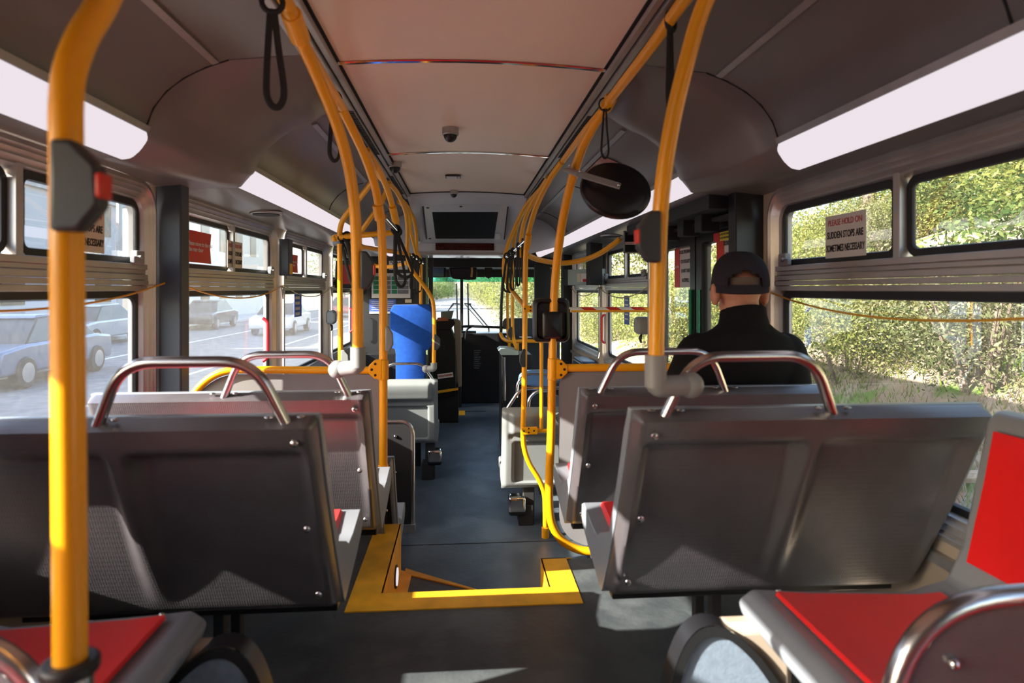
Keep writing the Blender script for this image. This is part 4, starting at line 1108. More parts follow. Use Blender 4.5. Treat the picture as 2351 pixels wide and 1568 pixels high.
def move_sign(yc, zc, hw, lab):
    x = XL-.026
    poly = [(-1, .78), (-.86, -.05), (-1, -.9), (.93, -.78), (1, 0), (.93, .80)]
    o = plate('window_sign', lab, 'sign', (x+.004, yc, zc), **LW, hw=hw, hh=hw*.47, mt=M['red_sign'], poly=[(-1, -1), (.97, -1), (.88, 0), (.97, 1), (-1, 1), (-.9, 0)])
    lettering('Please move to the rear\nUse rear door', hw*.185, (x+.0045, yc-hw*.76, zc), (0, 1, 0), (0, 0, 1), M['white'], o, bold=.02)
    m = MB(); X_ = x+.006
    for dy in (-.93, -.86):
        m.quad((X_, yc+hw*dy, zc+hw*.46), (X_, yc+hw*(dy+.025), zc+hw*.46), (X_, yc+hw*(dy+.085), zc), (X_, yc+hw*(dy+.06), zc))
        m.quad((X_, yc+hw*(dy+.06), zc), (X_, yc+hw*(dy+.085), zc), (X_, yc+hw*(dy+.025), zc-hw*.46), (X_, yc+hw*dy, zc-hw*.46))
    m.build('chevron', M['white'], o, smooth=0)
p = W(467, 565, X=XL); move_sign(p[1], p[2]-.005, .155, 'red sign in white letters asking to move to the rear, on the second left window')
p = W(680, 605, X=XL); move_sign(p[1], p[2], .14, 'smaller red rear door sign on the third left window')
def stops_sign(x, yc, zc, s, mt, lab, k=1.0, rot=0):
    D = LW if s < 0 else RW; r = D['right']
    up = (0, 0, 1)
    rr = (0, r[1]*math.cos(rot), math.sin(rot)); uu = (0, -r[1]*math.sin(rot), math.cos(rot))
    o = plate('window_sign', lab, 'sign', (x, yc, zc), rr, uu, .115*k, .075*k, mt)
    U = Vector(uu); c = Vector((x, yc, zc))
    lettering('PLEASE HOLD ON', .030*k, c+U*.048*k, rr, uu, M['ink_red'], o, 'CENTER', sx=.80)
    lettering('SUDDEN STOPS ARE', .034*k, c+U*.004*k, rr, uu, M['ink'], o, 'CENTER', sx=.66, bold=.02)
    lettering('SOMETIMES NECESSARY', .034*k, c-U*.042*k, rr, uu, M['ink'], o, 'CENTER', sx=.60, bold=.02)
p = W(1929, 540, X=XR); stops_sign(XR+.016, p[1], p[2], 1, M['sign_grey'], 'grey sign warning SUDDEN STOPS ARE SOMETIMES NECESSARY on the right window', 1.0)
p = W(222, 528, X=XL); stops_sign(XL-.016, p[1]-.04, p[2], -1, M['cream'], 'cream sudden stops sign on the nearest left window, half hidden by the grey button box', 1.0)
p = W(547, 585, X=XL); stops_sign(XL-.016, p[1], p[2], -1, M['cream'], 'small pale sudden stops sign on the second left window', .95)
# door caution signs
def caution(yc, zc, lab):
    x = XR+.024; o = plate('door_sign', lab, 'sign', (x, yc, zc), **RW, hw=.150, hh=.125, mt=M['sign_grey'])
    plate('red_strip', None, None, (x-.0015, yc+.103, zc), **RW, hw=.047, hh=.125, mt=M['red_sign'], parent=o)
    lettering('CAUTION', .022, (x-.004, yc+.104, zc+.0), (0, -1, 0), (0, 0, 1), M['white'], o, 'CENTER', sx=.85)
    for i, t_ in enumerate(('DOORS OPEN INWARD', 'FOR YOUR SAFETY', 'DO NOT STAND', 'IN STEPWELL')):
        lettering(t_, .031, (x-.002, yc-.046, zc+.085-.056*i), (0, -1, 0), (0, 0, 1), M['ink'], o, 'CENTER', sx=.62, bold=.012)
p = W(1567, 612, X=XR+.02); caution(p[1], p[2], 'red and grey caution sign on the far leaf of the rear door')
p = W(1668, 598, X=XR+.02); caution(p[1]-.02, p[2], 'red and grey caution sign on the near leaf of the rear door, above the cap')
p = W(1660, 542, X=XR-.012)
o = plate('door_sticker', 'narrow yellow and red sticker over the near leaf of the rear door', 'sign', (XR-.009, p[1], p[2]), **RW, hw=.12, hh=.022, mt=mat('yellow_sticker', (.62, .52, .03), .5))
plate('red_end', None, None, (XR-.0105, p[1]+.085, p[2]), **RW, hw=.037, hh=.022, mt=M['ink_red'], parent=o)
for i in (0, 1): lettering('DO NOT BLOCK REAR DOOR', .015, (XR-.0112, p[1]-.035, p[2]+.009-.018*i), (0, -1, 0), (0, 0, 1), M['ink'], o, 'CENTER', sx=.75)

# blue schedules on the glass
p = W(692, 701, X=XL)
o = plate('window_sign', 'blue and white striped notice on the third left window', 'sign', (XL-.024, p[1], p[2]), **LW, hw=.105, hh=.085, mt=M['blue_sign'])
for i in range(4):
    plate('white_row', None, None, (XL-.0225, p[1]-.02, p[2]+.057-.040*i), **LW, hw=.065, hh=.011, mt=M['cream'], parent=o)
p = W(1432, 712, X=XR)
o = plate('window_sign', 'small blue notice on the right window behind the striped bar', 'sign', (XR+.024, p[1], p[2]), **RW, hw=.08, hh=.115, mt=M['blue_sign'])
for i in range(5):
    plate('white_row', None, None, (XR+.0225, p[1], p[2]+.08-.038*i), **RW, hw=.05, hh=.006, mt=M['white'], parent=o)

# advertising card in the right cove
th = thing('advertising_card', 'blue advertising card with a pink picture in the right cove behind the round mirror', 'poster', (.85, 3.6, .6))
P = [Vector(q) for q in smooth_path([(p_[0]-.004, 0, p_[2]-.003) for p_ in sect(1, 1, 0)[7:13]], 3)]
ya, yb_ = 3.93, 3.30
m = MB(); m.rings([[(q[0], y, q[2]) for q in P] for y in (ya, yb_)], closed=False)
m.build('card', mixmat('card_blue', (.10, .26, .46), (.07, .20, .40), 1.5, .4), th, smooth=60)
PK = mixmat('card_picture', (.45, .12, .09), (.30, .20, .14), 4, .45, cc=(.55, .30, .24), s2=7)
m = MB(); rs = []
for i, q in enumerate(P):
    t = i/(len(P)-1); e = lerp(3.66, 3.78, t); e -= .03*math.sin(t*7)
    rs.append([(q[0]-.0015, e, q[2]-.001), (q[0]-.0015, yb_, q[2]-.001)])
m.rings(rs, closed=False); m.build('picture', PK, th, smooth=60)
for k, (txt, yy, sz) in enumerate((("It's free", 3.915, .036), ('Check with us', 3.90, .042), ('to start', 3.87, .042), ('ask your driver', 3.85, .014))):
    t = (.62, .46, .32, .20)[k]; i = int(t*(len(P)-2)); a_, b_ = P[i], P[i+1]
    lettering('▮▮ ▮▮▮' if False else {0: 'New', 1: 'Check rate', 2: 'limit', 3: 'details'}[k], sz, (a_[0]-.003, yy, a_[2]-.002), (0, -1, 0), (b_-a_), M['white'], th, bold=.01)

# speakers in the soffit
for (u, v, s, lab) in ((620, 485, -1, 'round black speaker grille in the left soffit'), (1398, 536, 1, 'round black speaker grille in the right soffit')):
    c = W(u, v, X=S(1.08, s)); zc = .417
    c = (S(1.10, s), c[1], zc)
    m = MB(); m.cyl((c[0], c[1], zc+.004), (c[0], c[1], zc-.010), .085, 28); o = m.build('speaker', M['alu'], None, label=lab, cat='speaker', bevel=.003)
    m = MB(); m.cyl((c[0], c[1], zc-.008), (c[0], c[1], zc-.014), .070, 28); m.build('grille', M['black_matt'], o)

# signal cords
def cord(label, pts, mt, r=.0035):
    m = MB(); m.tube(smooth_path(pts, 10), r, 8); return m.build('signal_cord', mt, None, label=label, cat='cord')
def sag(x, y0, y1, z, dz, n=6): return [(x, lerp(y0, y1, i/n), z-dz*(1-((i/n-.5)*2)**2)) for i in range(n+1)]
cord('sagging yellow pull cord across the nearest right window', sag(XR-.035, .9, 2.56, .0, .085), M['orange_cord'])
cord('sagging yellow pull cord across the nearest left window', sag(XL+.035, .9, 2.62, .03, .085)[0:], M['orange_cord'])
cord('sagging yellow pull cord across the second left window', sag(XL+.035, 2.7, 4.27, .03, .075), M['orange_cord'])
cord('sagging pull cord across the third left window', sag(XL+.03, 4.29, 5.83, .03, .085), M['pale_cord'])
cord('sagging pull cord across the fourth left window', sag(XL+.03, 5.85, 7.2, .03, .075), M['pale_cord'])
cord('sagging pale pull cord across the first right window beyond the rear door', sag(XR-.03, 4.22, 5.78, .02, .085), M['pale_cord'], .004)
cord('sagging pale pull cord across the second right window beyond the rear door', sag(XR-.03, 5.8, 7.3, .02, .085), M['pale_cord'], .004)
for (x, s, y, lab) in ((XL, -1, 4.28, 'small metal cord bracket between the second and third left windows'), (XL, -1, 5.84, 'small metal cord bracket between the third and fourth left windows'), (XR, 1, 5.785, 'small metal cord bracket between the right windows')):
    m = MB(); m.obox((x-s*.012, y, .02), (1, 0, 0), (0, 1, 0), (0, 0, 1), .012, .022, .008)
    m.tube([(x-s*.022, y-.02, .02), (x-s*.026, y, -.06), (x-s*.022, y+.02, .02)], .004, 8)
    m.build('cord_bracket', M['alu'], None, label=lab, cat='bracket')

# black box on left pillar, buzzers, emergency handles
p = W(652, 588, X=XL+.03)
m = MB(); m.box(XL+.012, XL+.075, p[1]-.05, p[1]+.05, p[2]-.13, p[2]+.11)
o = m.build('wall_box', M['slate'], None, label='tall dark blue box on the pillar between the second and third left windows', cat='box', bevel=.006)
m = MB(); m.box(XL+.072, XL+.077, p[1]-.035, p[1]+.035, p[2]-.12, p[2]-.05); m.build('gold_plate', M['yellow_paint'], o, smooth=0)
def buzzer(u, v, x, s, lab):
    p = W(u, v, X=x-s*.04); th = thing('wall_button_unit', lab, 'button', p)
    m = MB(); m.rings([[(xx, yy, zz) for yy, zz in rrect(p[1]-.06+q, p[1]+.06-q, p[2]-.062+q, p[2]+.062-q, .03, 5)] for xx, q in ((x, 0), (x-s*.055, 0), (x-s*.075, .014))]); m.build('case', M['shell_light'] if s < 0 else M['grey_elbow'], th, smooth=40)
    m = MB(); m.tube(smooth_path([(x-s*.03, p[1], p[2]-.06), (x-s*.04, p[1]+.02, p[2]-.09), (x-s*.035, p[1], p[2]-.12), (x-s*.04, p[1]-.015, p[2]-.10), (x-s*.03, p[1], p[2]-.065)], 5), .006, 8); m.build('cord_loop', M['black'], th)
buzzer(762, 728, XL, -1, 'pale grey rounded button unit on the pillar beside the fourth left window')
buzzer(1470, 747, XR, 1, 'dark grey rounded button unit at the rear edge of the right windows')
def ehandle(u, v, x, s, lab):
    p = W(u, v, X=x-s*.02); m = MB()
    m.tube(round_path([(x-s*.006, p[1], p[2]-.13), (x-s*.034, p[1], p[2]-.11), (x-s*.034, p[1], p[2]+.11), (x-s*.006, p[1], p[2]+.13)], .02, 4), .010, 10)
    m.build('emergency_handle', M['tag_red'], None, label=lab, cat='handle')
ehandle(609, 780, XL, -1, 'red emergency window handle at the edge of the second left window')
ehandle(806, 735, XL, -1, 'red emergency window handle at the edge of the fourth left window')
ehandle(1385, 755, XR, 1, 'red emergency window handle on the post between the right windows')
# framed route card near the rear door, right
th = thing('notice_frame', 'small framed black notice with a pale strip hanging by the right windows', 'notice', W(1457, 556, 4.1))
c = W(1457, 556, 4.12); m = MB()
for a0, b0, a1, b1 in ((-.074, -.074, .074, -.066), (-.074, .066, .074, .074), (-.074, -.074, -.066, .074), (.066, -.074, .074, .074)):
    m.box(c[0]+a0, c[0]+a1, c[1]-.006, c[1]+.006, c[2]+b0, c[2]+b1)
m.build('frame', M['alu'], th, smooth=0)
m = MB(); m.box(c[0]-.066, c[0]+.066, c[1], c[1]+.004, c[2]-.066, c[2]+.066); m.build('board', M['smoke'], th, smooth=0)
m = MB(); m.box(c[0]-.064, c[0]+.064, c[1]-.001, c[1]+.001, c[2]-.016, c[2]+.002); m.build('paper_strip', M['white'], th, smooth=0)
lettering('PLEASE HOLD ON', .013, (c[0]-.06, c[1]-.002, c[2]-.007), (1, 0, 0), (0, 0, 1), M['ink_red'], th)
m = MB(); m.tube([(c[0], c[1], c[2]+.07), (c[0], c[1], .42)], .005, 8); m.build('hanger', M['black'], th)
# pale cabinet on the right wall
th = thing('equipment_cabinet', 'pale green-grey equipment cabinet on the right wall near the front', 'cabinet', W(1340, 645, 5.9))
a = Vector(W(1383, 655, 5.62)); b = Vector(W(1300, 655, 5.95)); d = (b-a); d.z = 0; L = d.length; d.normalize(); n = Vector((d.y, -d.x, 0)) if d.y < 0 else Vector((-d.y, d.x, 0))
n = d.cross(Vector((0, 0, 1))); n = n if n.y < 0 else -n
c = (a+b)/2; z0 = W(1340, 655, 5.8)[2]; z1 = W(1340, 618, 5.8)[2]
m = MB(); m.obox((c.x-n.x*.05, c.y-n.y*.05, (z0+z1)/2), d, n, (0, 0, 1), L/2, .05, (z1-z0)/2); m.build('cabinet_body', M['box_green'], th, bevel=.005)
m = MB(); e = b-n*.05; m.obox((e.x, e.y, (z0+z1)/2), d, n, (0, 0, 1), .018, .058, (z1-z0)/2+.004); m.build('vent_side', M['black'], th)
for kx, wd, mt in ((-.02, .045, 'white'), (-.09, .02, 'cream')):
    m = MB(); q = c+d*(-kx-.03); m.obox((q.x+n.x*.001, q.y+n.y*.001, (z0+z1)/2-.005), d, n, (0, 0, 1), wd, .001, .040); m.build('sticker', M[mt], th, smooth=0)
m = MB(); q = c+d*(-.02); m.obox((q.x+n.x*.002, q.y+n.y*.002, (z0+z1)/2-.03), d, n, (0, 0, 1), .03, .001, .014); m.build('sticker', M['ink_red'], th, smooth=0)
a = W(1370, 600, 5.55)
m = MB(); m.box(a[0]-.055, a[0]+.05, 5.55, 5.75, z0, .42); m.build('black_post', M['black_matt'], None, label='wide black upright above the right windows beside the pale cabinet', cat='post', smooth=0)

# ================================================================ front of the bus
# left window box
c = W(783, 633, 6.6)
m = MB(); m.box(XL+.01, XL+.16, 6.05, 6.95, c[2]-.13, c[2]+.13); o = m.build('wall_locker', M['black'], None, label='black box mounted across the fourth left window', cat='box', bevel=.008)
cc = W(796, 634, 6.04); plate('red_label', None, None, (XL+.12, 6.045, c[2]+.0), (1, 0, 0), (0, 0, 1), .04, .09, M['red_sign'], parent=o)
# driver partition
YD = 6.95
th = thing('driver_partition', 'dark partition behind the driver with posters on it', 'partition', (-.79, YD, LOW))
a = W(808, 588, YD); b = W(985, 588, YD)
m = MB(); m.box(XL+.01, W(983, 600, YD)[0], YD, YD+.03, LOW, a[2]); m.build('partition_board', M['trim_dark'], th, bevel=.004)
m = MB(); m.box(XL+.02, -.42, YD-.10, YD, LOW, W(0, 817, YD)[2]); m.build('lower_cabinet', M['black'], th, bevel=.006)
m = MB(); e = W(978, 600, YD)[0]; m.box(e, e+.022, YD-.03, YD+.05, LOW, a[2]); m.build('door_post', mat('olive_post', (.16, .22, .11), .5), th, bevel=.003)
m = MB(); m.box(e+.03, e+.075, YD-.01, YD+.05, LOW, a[2]+.02); m.build('door_edge', M['black'], th)
def poster(u0, v0, u1, v1, mt, lab, off=.004):
    a = W(u0, v0, YD-off); b = W(u1, v1, YD-off); m = MB(); m.box(a[0], b[0], YD-off-.002, YD-off, b[2], a[2])
    return m.build('poster', mt, None, smooth=0, label=lab, cat='poster')
ps = poster(853, 627, 942, 684, M['white'], 'framed white poster with green and grey columns on the driver partition', .008)
for (u0, u1, mt) in ((857, 872, 'green_print'), (873, 897, 'grey_print'), (899, 912, 'green_print'), (913, 938, 'grey_print')):
    for r in range(4):
        v0 = 634.5+10.3*r
        a = W(u0, v0, YD-.012); b = W(u1, v0+9.0, YD-.012); m = MB(); m.box(a[0], b[0], YD-.012, YD-.011, b[2], a[2]); m.build('table_block', M[mt], ps, smooth=0)
a = W(857, 630.5, YD-.013); b = W(938, 633, YD-.013)
lettering('Line     Stop      Time      Line     Stop', .016, (a[0], YD-.012, a[2]-.006), (1, 0, 0), (0, 0, 1), M['ink'], ps)
m = MB(); a = W(849, 622, YD-.01); b = W(947, 687, YD-.01)
for q in ((a[0], a[0]+.01, b[2], a[2]), (b[0]-.01, b[0], b[2], a[2]), (a[0], b[0], b[2], b[2]+.01), (a[0], b[0], a[2]-.01, a[2])): m.box(q[0], q[1], YD-.016, YD-.004, q[2], q[3])
m.build('poster_frame', M['trim_dark'], ps, smooth=0)
pb = poster(848, 687, 909, 720, mixmat('blue_poster', (.05, .10, .42), (.10, .17, .50), 9, .5), 'blue notice with a white foot under the framed poster')
a = W(848, 715.5, YD-.008); b = W(909, 720, YD-.008); m = MB(); m.box(a[0], b[0], YD-.008, YD-.007, b[2], a[2]); m.build('white_foot', M['white'], pb, smooth=0)
for r in range(5):
    a = W(853, 692+4.4*r, YD-.008); b = W(903, 693.2+4.4*r, YD-.008); m = MB(); m.box(a[0], b[0], YD-.008, YD-.007, b[2], a[2]); m.build('text_line', M['sign_grey'], pb, smooth=0)
pw = poster(893, 599, 936, 619, M['white'], 'white warning notice above the framed poster')
a = W(896, 605, YD-.010); lettering('"WARNING"', .052, (a[0], YD-.0065, a[2]), (1, 0, 0), (0, 0, 1), M['ink'], pw, sx=.85, bold=.015)
ptag = poster(930, 687, 945, 695, M['cream'], 'small cream label at the lower right of the framed poster')

# driver area: farebox, door panel, dash, windscreen
YW = 9.25
th = thing('fare_box', 'dark fare box cabinet at the front left with a WATCH YOUR STEP label', 'fare box', (-.15, 7.7, LOW))
YF = 7.6
def fp(u, v, Y=YF): return W(u, v, Y)
pr = [(985, 745), (1030, 741), (1040, 764), (1046, 780), (1047, 905), (985, 922)]
m = MB(); q = [fp(*p) for p in pr]; m.rings([[(p[0], YF, p[2]) for p in q], [(p[0], YF+.30, p[2]) for p in q]]); m.build('cabinet_body', M['smoke'], th, bevel=.008)
m = MB(); q = [fp(*p) for p in ((985, 734), (1042, 732), (1046, 742), (1034, 757), (985, 756))]; m.rings([[(p[0], YF-.04, p[2]) for p in q], [(p[0], YF+.25, p[2]) for p in q]]); m.build('reader_head', M['black'], th, bevel=.006)
m = MB(); q = [fp(*p) for p in ((1012, 716), (1042, 713), (1036, 735), (1012, 737))]; m.rings([[(p[0], YF+.02, p[2]) for p in q], [(p[0], YF+.05, p[2]) for p in q]]); m.build('display_head', mat('grey_green_plastic', (.16, .20, .16), .4), th, bevel=.004)
m = MB(); q = [fp(*p) for p in ((1005, 729), (1026, 728), (1030, 736), (1003, 737))]; m.rings([[(p[0], YF-.05, p[2]) for p in q], [(p[0], YF-.03, p[2]) for p in q]]); m.build('red_tray', mat('orange_tray', (.50, .14, .06), .5), th)
a = fp(1006, 878); b = fp(1039, 876)
o = plate('step_label', None, None, ((a[0]+b[0])/2, YF-.004, fp(0, 873)[2]), (1, 0, .13), (-.13, 0, 1), .092, .028, M['white'], parent=th)
lettering('WATCH YOUR STEP', .034, (fp(1005, 873)[0]+.088, YF-.006, fp(0, 873)[2]), (1, 0, .13), (-.13, 0, 1), M['ink_red'], th, 'CENTER', sx=.52, bold=.02)
m = MB(); q = [fp(*p) for p in ((990, 899), (1052, 890), (1052, 895), (990, 905))]; m.rings([[(p[0], YF-.02, p[2]) for p in q], [(p[0], YF, p[2]) for p in q]]); m.build('yellow_edge', M['yellow_paint'], th)
m = MB(); q = [fp(*p, 7.75) for p in ((1041, 732), (1050, 732), (1059, 738), (1060, 886), (1050, 888))]; m.rings([[(p[0], 7.70, p[2]) for p in q], [(p[0], 7.86, p[2]) for p in q]]); m.build('pale_column', M['wall'], th, bevel=.01)
m = MB(); m.box(W(990, 900, YF)[0], W(1052, 900, YF)[0], YF+.02, YF+.34, LOW, fp(0, 895)[2]); m.build('base', M['black_matt'], th, smooth=0)
m = MB(); q = fp(1020, 800); m.sph((q[0], YF-.002, q[2]), .004); m.build('rivet', M['steel'], th)

# windscreen wall: sill, header, posts
th = tag(thing('window_11', None, None, (XC, YW, -.66)), kind='structure')
def fbox(name, u0, v0, u1, v1, y0, y1, mt, parent, bevel=0):
    a = W(u0, v0, y0); b = W(u1, v1, y0); m = MB(); m.box(a[0], b[0], y0, y1, b[2], a[2]); return m.build(name, mt, parent, smooth=0, bevel=bevel)
zt_ = W(1100, 633, YW)[2]; zb2 = W(1100, 770, YW)[2]
m = MB(); m.box(XL, XR, YW, YW+.06, zt_-.02, .98); m.box(XL, XR, YW-.02, YW+.06, LOW-.3, zb2); m.build('windshield_surround', M['black_matt'], th, smooth=0)
m = MB(); m.box(XL-.03, XL+.08, YW-.05, YW+.06, zb2, zt_); m.box(XR-.08, XR+.03, YW-.05, YW+.06, zb2, zt_); m.build('corner_post', M['black'], th, smooth=0)
x = W(1060, 700, YW)[0]; m = MB(); m.box(x-.022, x+.022, YW-.03, YW+.05, zb2, zt_); m.build('centre_post', M['black'], th, smooth=0)
x2 = W(1152, 700, YW)[0]
m = MB(); m.quad((XL, YW+.02, zb2), (XR, YW+.02, zb2), (XR, YW+.02, zt_-.09), (XL, YW+.02, zt_-.09)); m.build('windshield_pane', M['windshield'], th, smooth=0)
m = MB(); m.quad((XL, YW+.02, zt_-.09), (XR, YW+.02, zt_-.09), (XR, YW+.02, zt_), (XL, YW+.02, zt_)); m.build('shade_band', M['tint'], th, smooth=0)
# dash and black front furniture
m = MB()
m.box(W(1060, 800, 8.9)[0], XR-.02, 8.9, YW, LOW, W(0, 771, 8.9)[2]); o = m.build('dashboard', M['black'], None, label='wide black panel under the windshield at the front of the bus', cat='dash', bevel=.01)
m = MB(); m.box(XL+.02, W(1060, 800, 8.9)[0], 8.6, YW, LOW, W(0, 771, 8.9)[2]-.05); m.build('driver_dash', M['black'], o, bevel=.01)
for i in range(9):
    a = W(1088, 804+5*i, 8.89); b = W(1104-(i % 3)*2, 806+5*i, 8.89); m = MB(); m.box(a[0], b[0], 8.893, 8.9, b[2], a[2]); m.build('notice_line', M['grey_print'], o, smooth=0)
lettering('NOVA', .03, (W(1122, 774, 8.89)[0], 8.898, W(0, 776, 8.89)[2]), (1, 0, 0), (0, 0, 1), M['grey_print'], o) if False else None
th = thing('dash_rail', 'black bar across the lower windshield with a bent support', 'rail', W(1110, 750, 8.8))
m = MB(); m.tube([W(1042, 750, 8.7), W(1085, 749, 8.7), W(1160, 752, 8.7), W(1175, 756, 8.7)], .018, 10); m.build('bar_tube', M['black'], th)
m = MB(); m.tube(smooth_path([W(1082, 750, 8.72), W(1074, 755, 8.72), W(1070, 765, 8.72), W(1068, 790, 8.72)], 5), .014, 8); m.build('support', M['black'], th)
fbox('tray', 1060, 760, 1093, 765, 8.72, 8.85, M['black'], th)
m = MB(); m.tube([W(1150, 772, 8.7), W(1151, 700, 8.7), W(1155, 640, 8.7), W(1156, 600, 8.7)], .022, 10)
m.build('door_post', M['black'], None, label='black upright post on the right part of the windshield', cat='post')
# wipers outside
for (u, v0, v1, pts, lab) in ((1048, 651, 735, [(1048, 697), (1040, 697), (1030, 712)], 'left windshield wiper'), (1074, 651, 752, [(1066, 697), (1076, 697), (1122, 752)], 'right windshield wiper')):
    th = thing('wiper', 'thin black %s standing upright outside the glass' % lab, 'wiper', W(u, v1, YW+.12))
    m = MB(); m.tube([W(u, v0, YW+.12), W(u+2, v1, YW+.12)], .011, 8); m.build('blade', M['black'], th)
    m = MB(); m.tube([W(*p, YW+.14) for p in pts], .009, 8); m.build('arm', M['black'], th)
    m = MB(); m.tube([W(u-8, 697, YW+.13), W(u+8, 698, YW+.13)], .010, 8)
    m.tube([W(u-6 if u < 1060 else u-6, 699, YW+.15), W(u-20 if u < 1060 else u+40, 714 if u < 1060 else 752, YW+.15)], .006, 8); m.build('link', M['black'], th)
    m = MB(); e_ = W(*pts[-1], YW+.14); m.tube([e_, (e_[0], YW+.07, zb2-.04)], .012, 8); m.build('pivot', M['black'], th)
# overhead black fascia and mirrors
m = MB(); a = W(985, 586, 8.3); m.box(XL+.02, XR-.02, 8.3, YW+.02, W(0, 614, 8.9)[2], .62); o = m.build('front_fascia', M['black_matt'], None, label='black overhead fascia above the windshield', cat='fascia', smooth=0)
m = MB(); a = W(1048, 584, 8.28); b = W(1080, 593, 8.28); m.box(a[0], b[0], 8.285, 8.30, b[2], a[2]); m.build('notice', M['sign_grey'], o, smooth=0)
lettering('STAND BEHIND YELLOW LINE', .022, ((a[0]+b[0])/2, 8.284, (a[2]+b[2])/2), (1, 0, 0), (0, 0, 1), M['ink'], o, 'CENTER', sx=.5)
m = MB(); m.box(-.62, .5, 8.28, 8.33, W(0, 584, 8.28)[2]-.012+.06, W(0, 584, 8.28)[2]+.06+.01); m.build('fascia_strip', M['alu'], o, smooth=0)
m = MB(); m.tube([W(990, 606, 8.9), W(1160, 607, 8.9), W(1235, 613, 8.9)], .010, 8); m.build('fascia_rod', M['alu'], o)
# interior mirror with the driver in it is just a dark glossy mirror
th = thing('rear_view_mirror', 'wide dark rear-view mirror hanging from the fascia', 'mirror', W(1062, 640, 8.5))
q = [W(*p, 8.5) for p in ((1031, 612), (1094, 612), (1096, 632), (1092, 642), (1076, 643), (1040, 640), (1032, 632))]
m = MB(); m.rings([[(p[0], 8.5, p[2]) for p in q], [(p[0], 8.56, p[2]) for p in q]]); m.build('mirror_case', M['black'], th, bevel=.01)
q2 = [W(*p, 8.49) for p in ((1035, 616), (1086, 616), (1088, 638), (1040, 636))]; m = MB(); m.rings([[(p[0], 8.490, p[2]) for p in q2], [(p[0], 8.498, p[2]) for p in q2]]); m.build('mirror_glass', mat('dark_mirror', (.10, .12, .16), .08, metal=1), th, smooth=0)
m = MB(); p = W(1083, 622, 8.4); m.tube([(p[0], 8.4, p[2]+.06), (p[0]+.005, 8.4, p[2]), (p[0]-.005, 8.4, p[2]-.08)], .014, 8); m.build('hanging_charm', mat('brass', (.40, .22, .07), .4, metal=.4), th)
m = MB(); a = W(993, 612, 8.6); b = W(1024, 637, 8.6); m.box(a[0], b[0], 8.6, 8.64, b[2], a[2]); o = m.build('side_monitor', M['black'], None, label='small monitor at the upper left of the windshield with a blue green picture', cat='monitor', bevel=.008)
m = MB(); a = W(993, 615, 8.59); b = W(1019, 635, 8.59); m.box(a[0], b[0], 8.594, 8.6, b[2], a[2]); m.build('monitor_screen', mixmat('monitor_picture', (.05, .09, .30), (.14, .22, .06), 2.2, .3), o, smooth=0)
m = MB(); a = W(1113, 608, 8.6); b = W(1130, 635, 8.6); m.box(a[0], b[0], 8.6, 8.66, b[2], a[2]); m.prism([(a[0], b[2]), (b[0], b[2]), ((a[0]+b[0])/2, b[2]-.03)], 'y', 8.6, 8.66)
m.build('hanging_unit', M['black'], None, label='black unit hanging into the middle of the windshield', cat='box', smooth=0)
# right front: wall, door frame, console, seats
m = MB(); m.box(XR-.10, XR+.05, 7.40, 7.60, LOW, .43); m.box(XR-.05, XR+.05, 9.05, 9.3, LOW, .98); m.box(XR-.05, XR+.05, 7.4, 9.3, .40, .98); m.box(XR-.04, XR+.03, 7.6, 9.1, LOW, -1.2)
struct(m.build('door_2', M['black_matt'], smooth=0))
m = MB(); a = W(1228, 618, 8.2); b = W(1246, 700, 8.2); m.box(a[0], b[0]+.1, 8.2, 8.3, b[2], a[2]+.06)
m.build('sun_visor', M['black_matt'], None, label='black flap hanging at the upper right corner of the windshield', cat='flap', smooth=0)
m = MB(); m.box(W(1168, 700, 8.0)[0], XR-.05, 8.0, 8.1, LOW, W(0, 735, 8.0)[2]); o = m.build('front_modesty_panel', M['slate'], None, label='dark blue-black panel before the front door on the right', cat='panel', bevel=.01)
# black console stand with pale top
th = thing('console_stand', 'black stand with a pale green faceted top beyond the right low-floor seat', 'console', W(1170, 940, 6.2))
YC = 6.2; a = W(1151, 815, YC); b = W(1222, 815, YC)
m = MB(); m.box(a[0], b[0], YC, YC+.40, LOW, a[2]); m.build('stand_body', M['black'], th, bevel=.012)
q = [W(*p, YC-.03) for p in ((1145, 806), (1151, 801), (1172, 801), (1190, 806), (1190, 815), (1153, 815))]
m = MB(); m.rings([[(p[0], YC-.04, p[2]) for p in q], [(p[0], YC+.3, p[2]) for p in q]]); m.build('faceted_top', M['box_green'], th, smooth=0)
m = MB(); e = W(1159, 815, YC-.02)[0]; m.tube([(e, YC-.012, a[2]-.02), (e, YC-.012, W(0, 935, YC)[2])], .014, 10); m.build('edge_tube', M['steel'], th)
# front shelf with papers
m = MB(); a = W(1165, 780, 7.6); b = W(1232, 772, 7.6); m.box(a[0], b[0]+.2, 7.55, 8.01, a[2]-.01, a[2]+.02); o = m.build('front_shelf', M['black'], None, label='black shelf with papers over the low yellow rail', cat='shelf', smooth=0)
m = MB(); m.box(a[0]+.16, a[0]+.30, 7.60, 7.80, a[2]+.021, a[2]+.026); m.build('papers', M['white'], None, label='white papers lying on the front shelf', cat='papers', smooth=0)
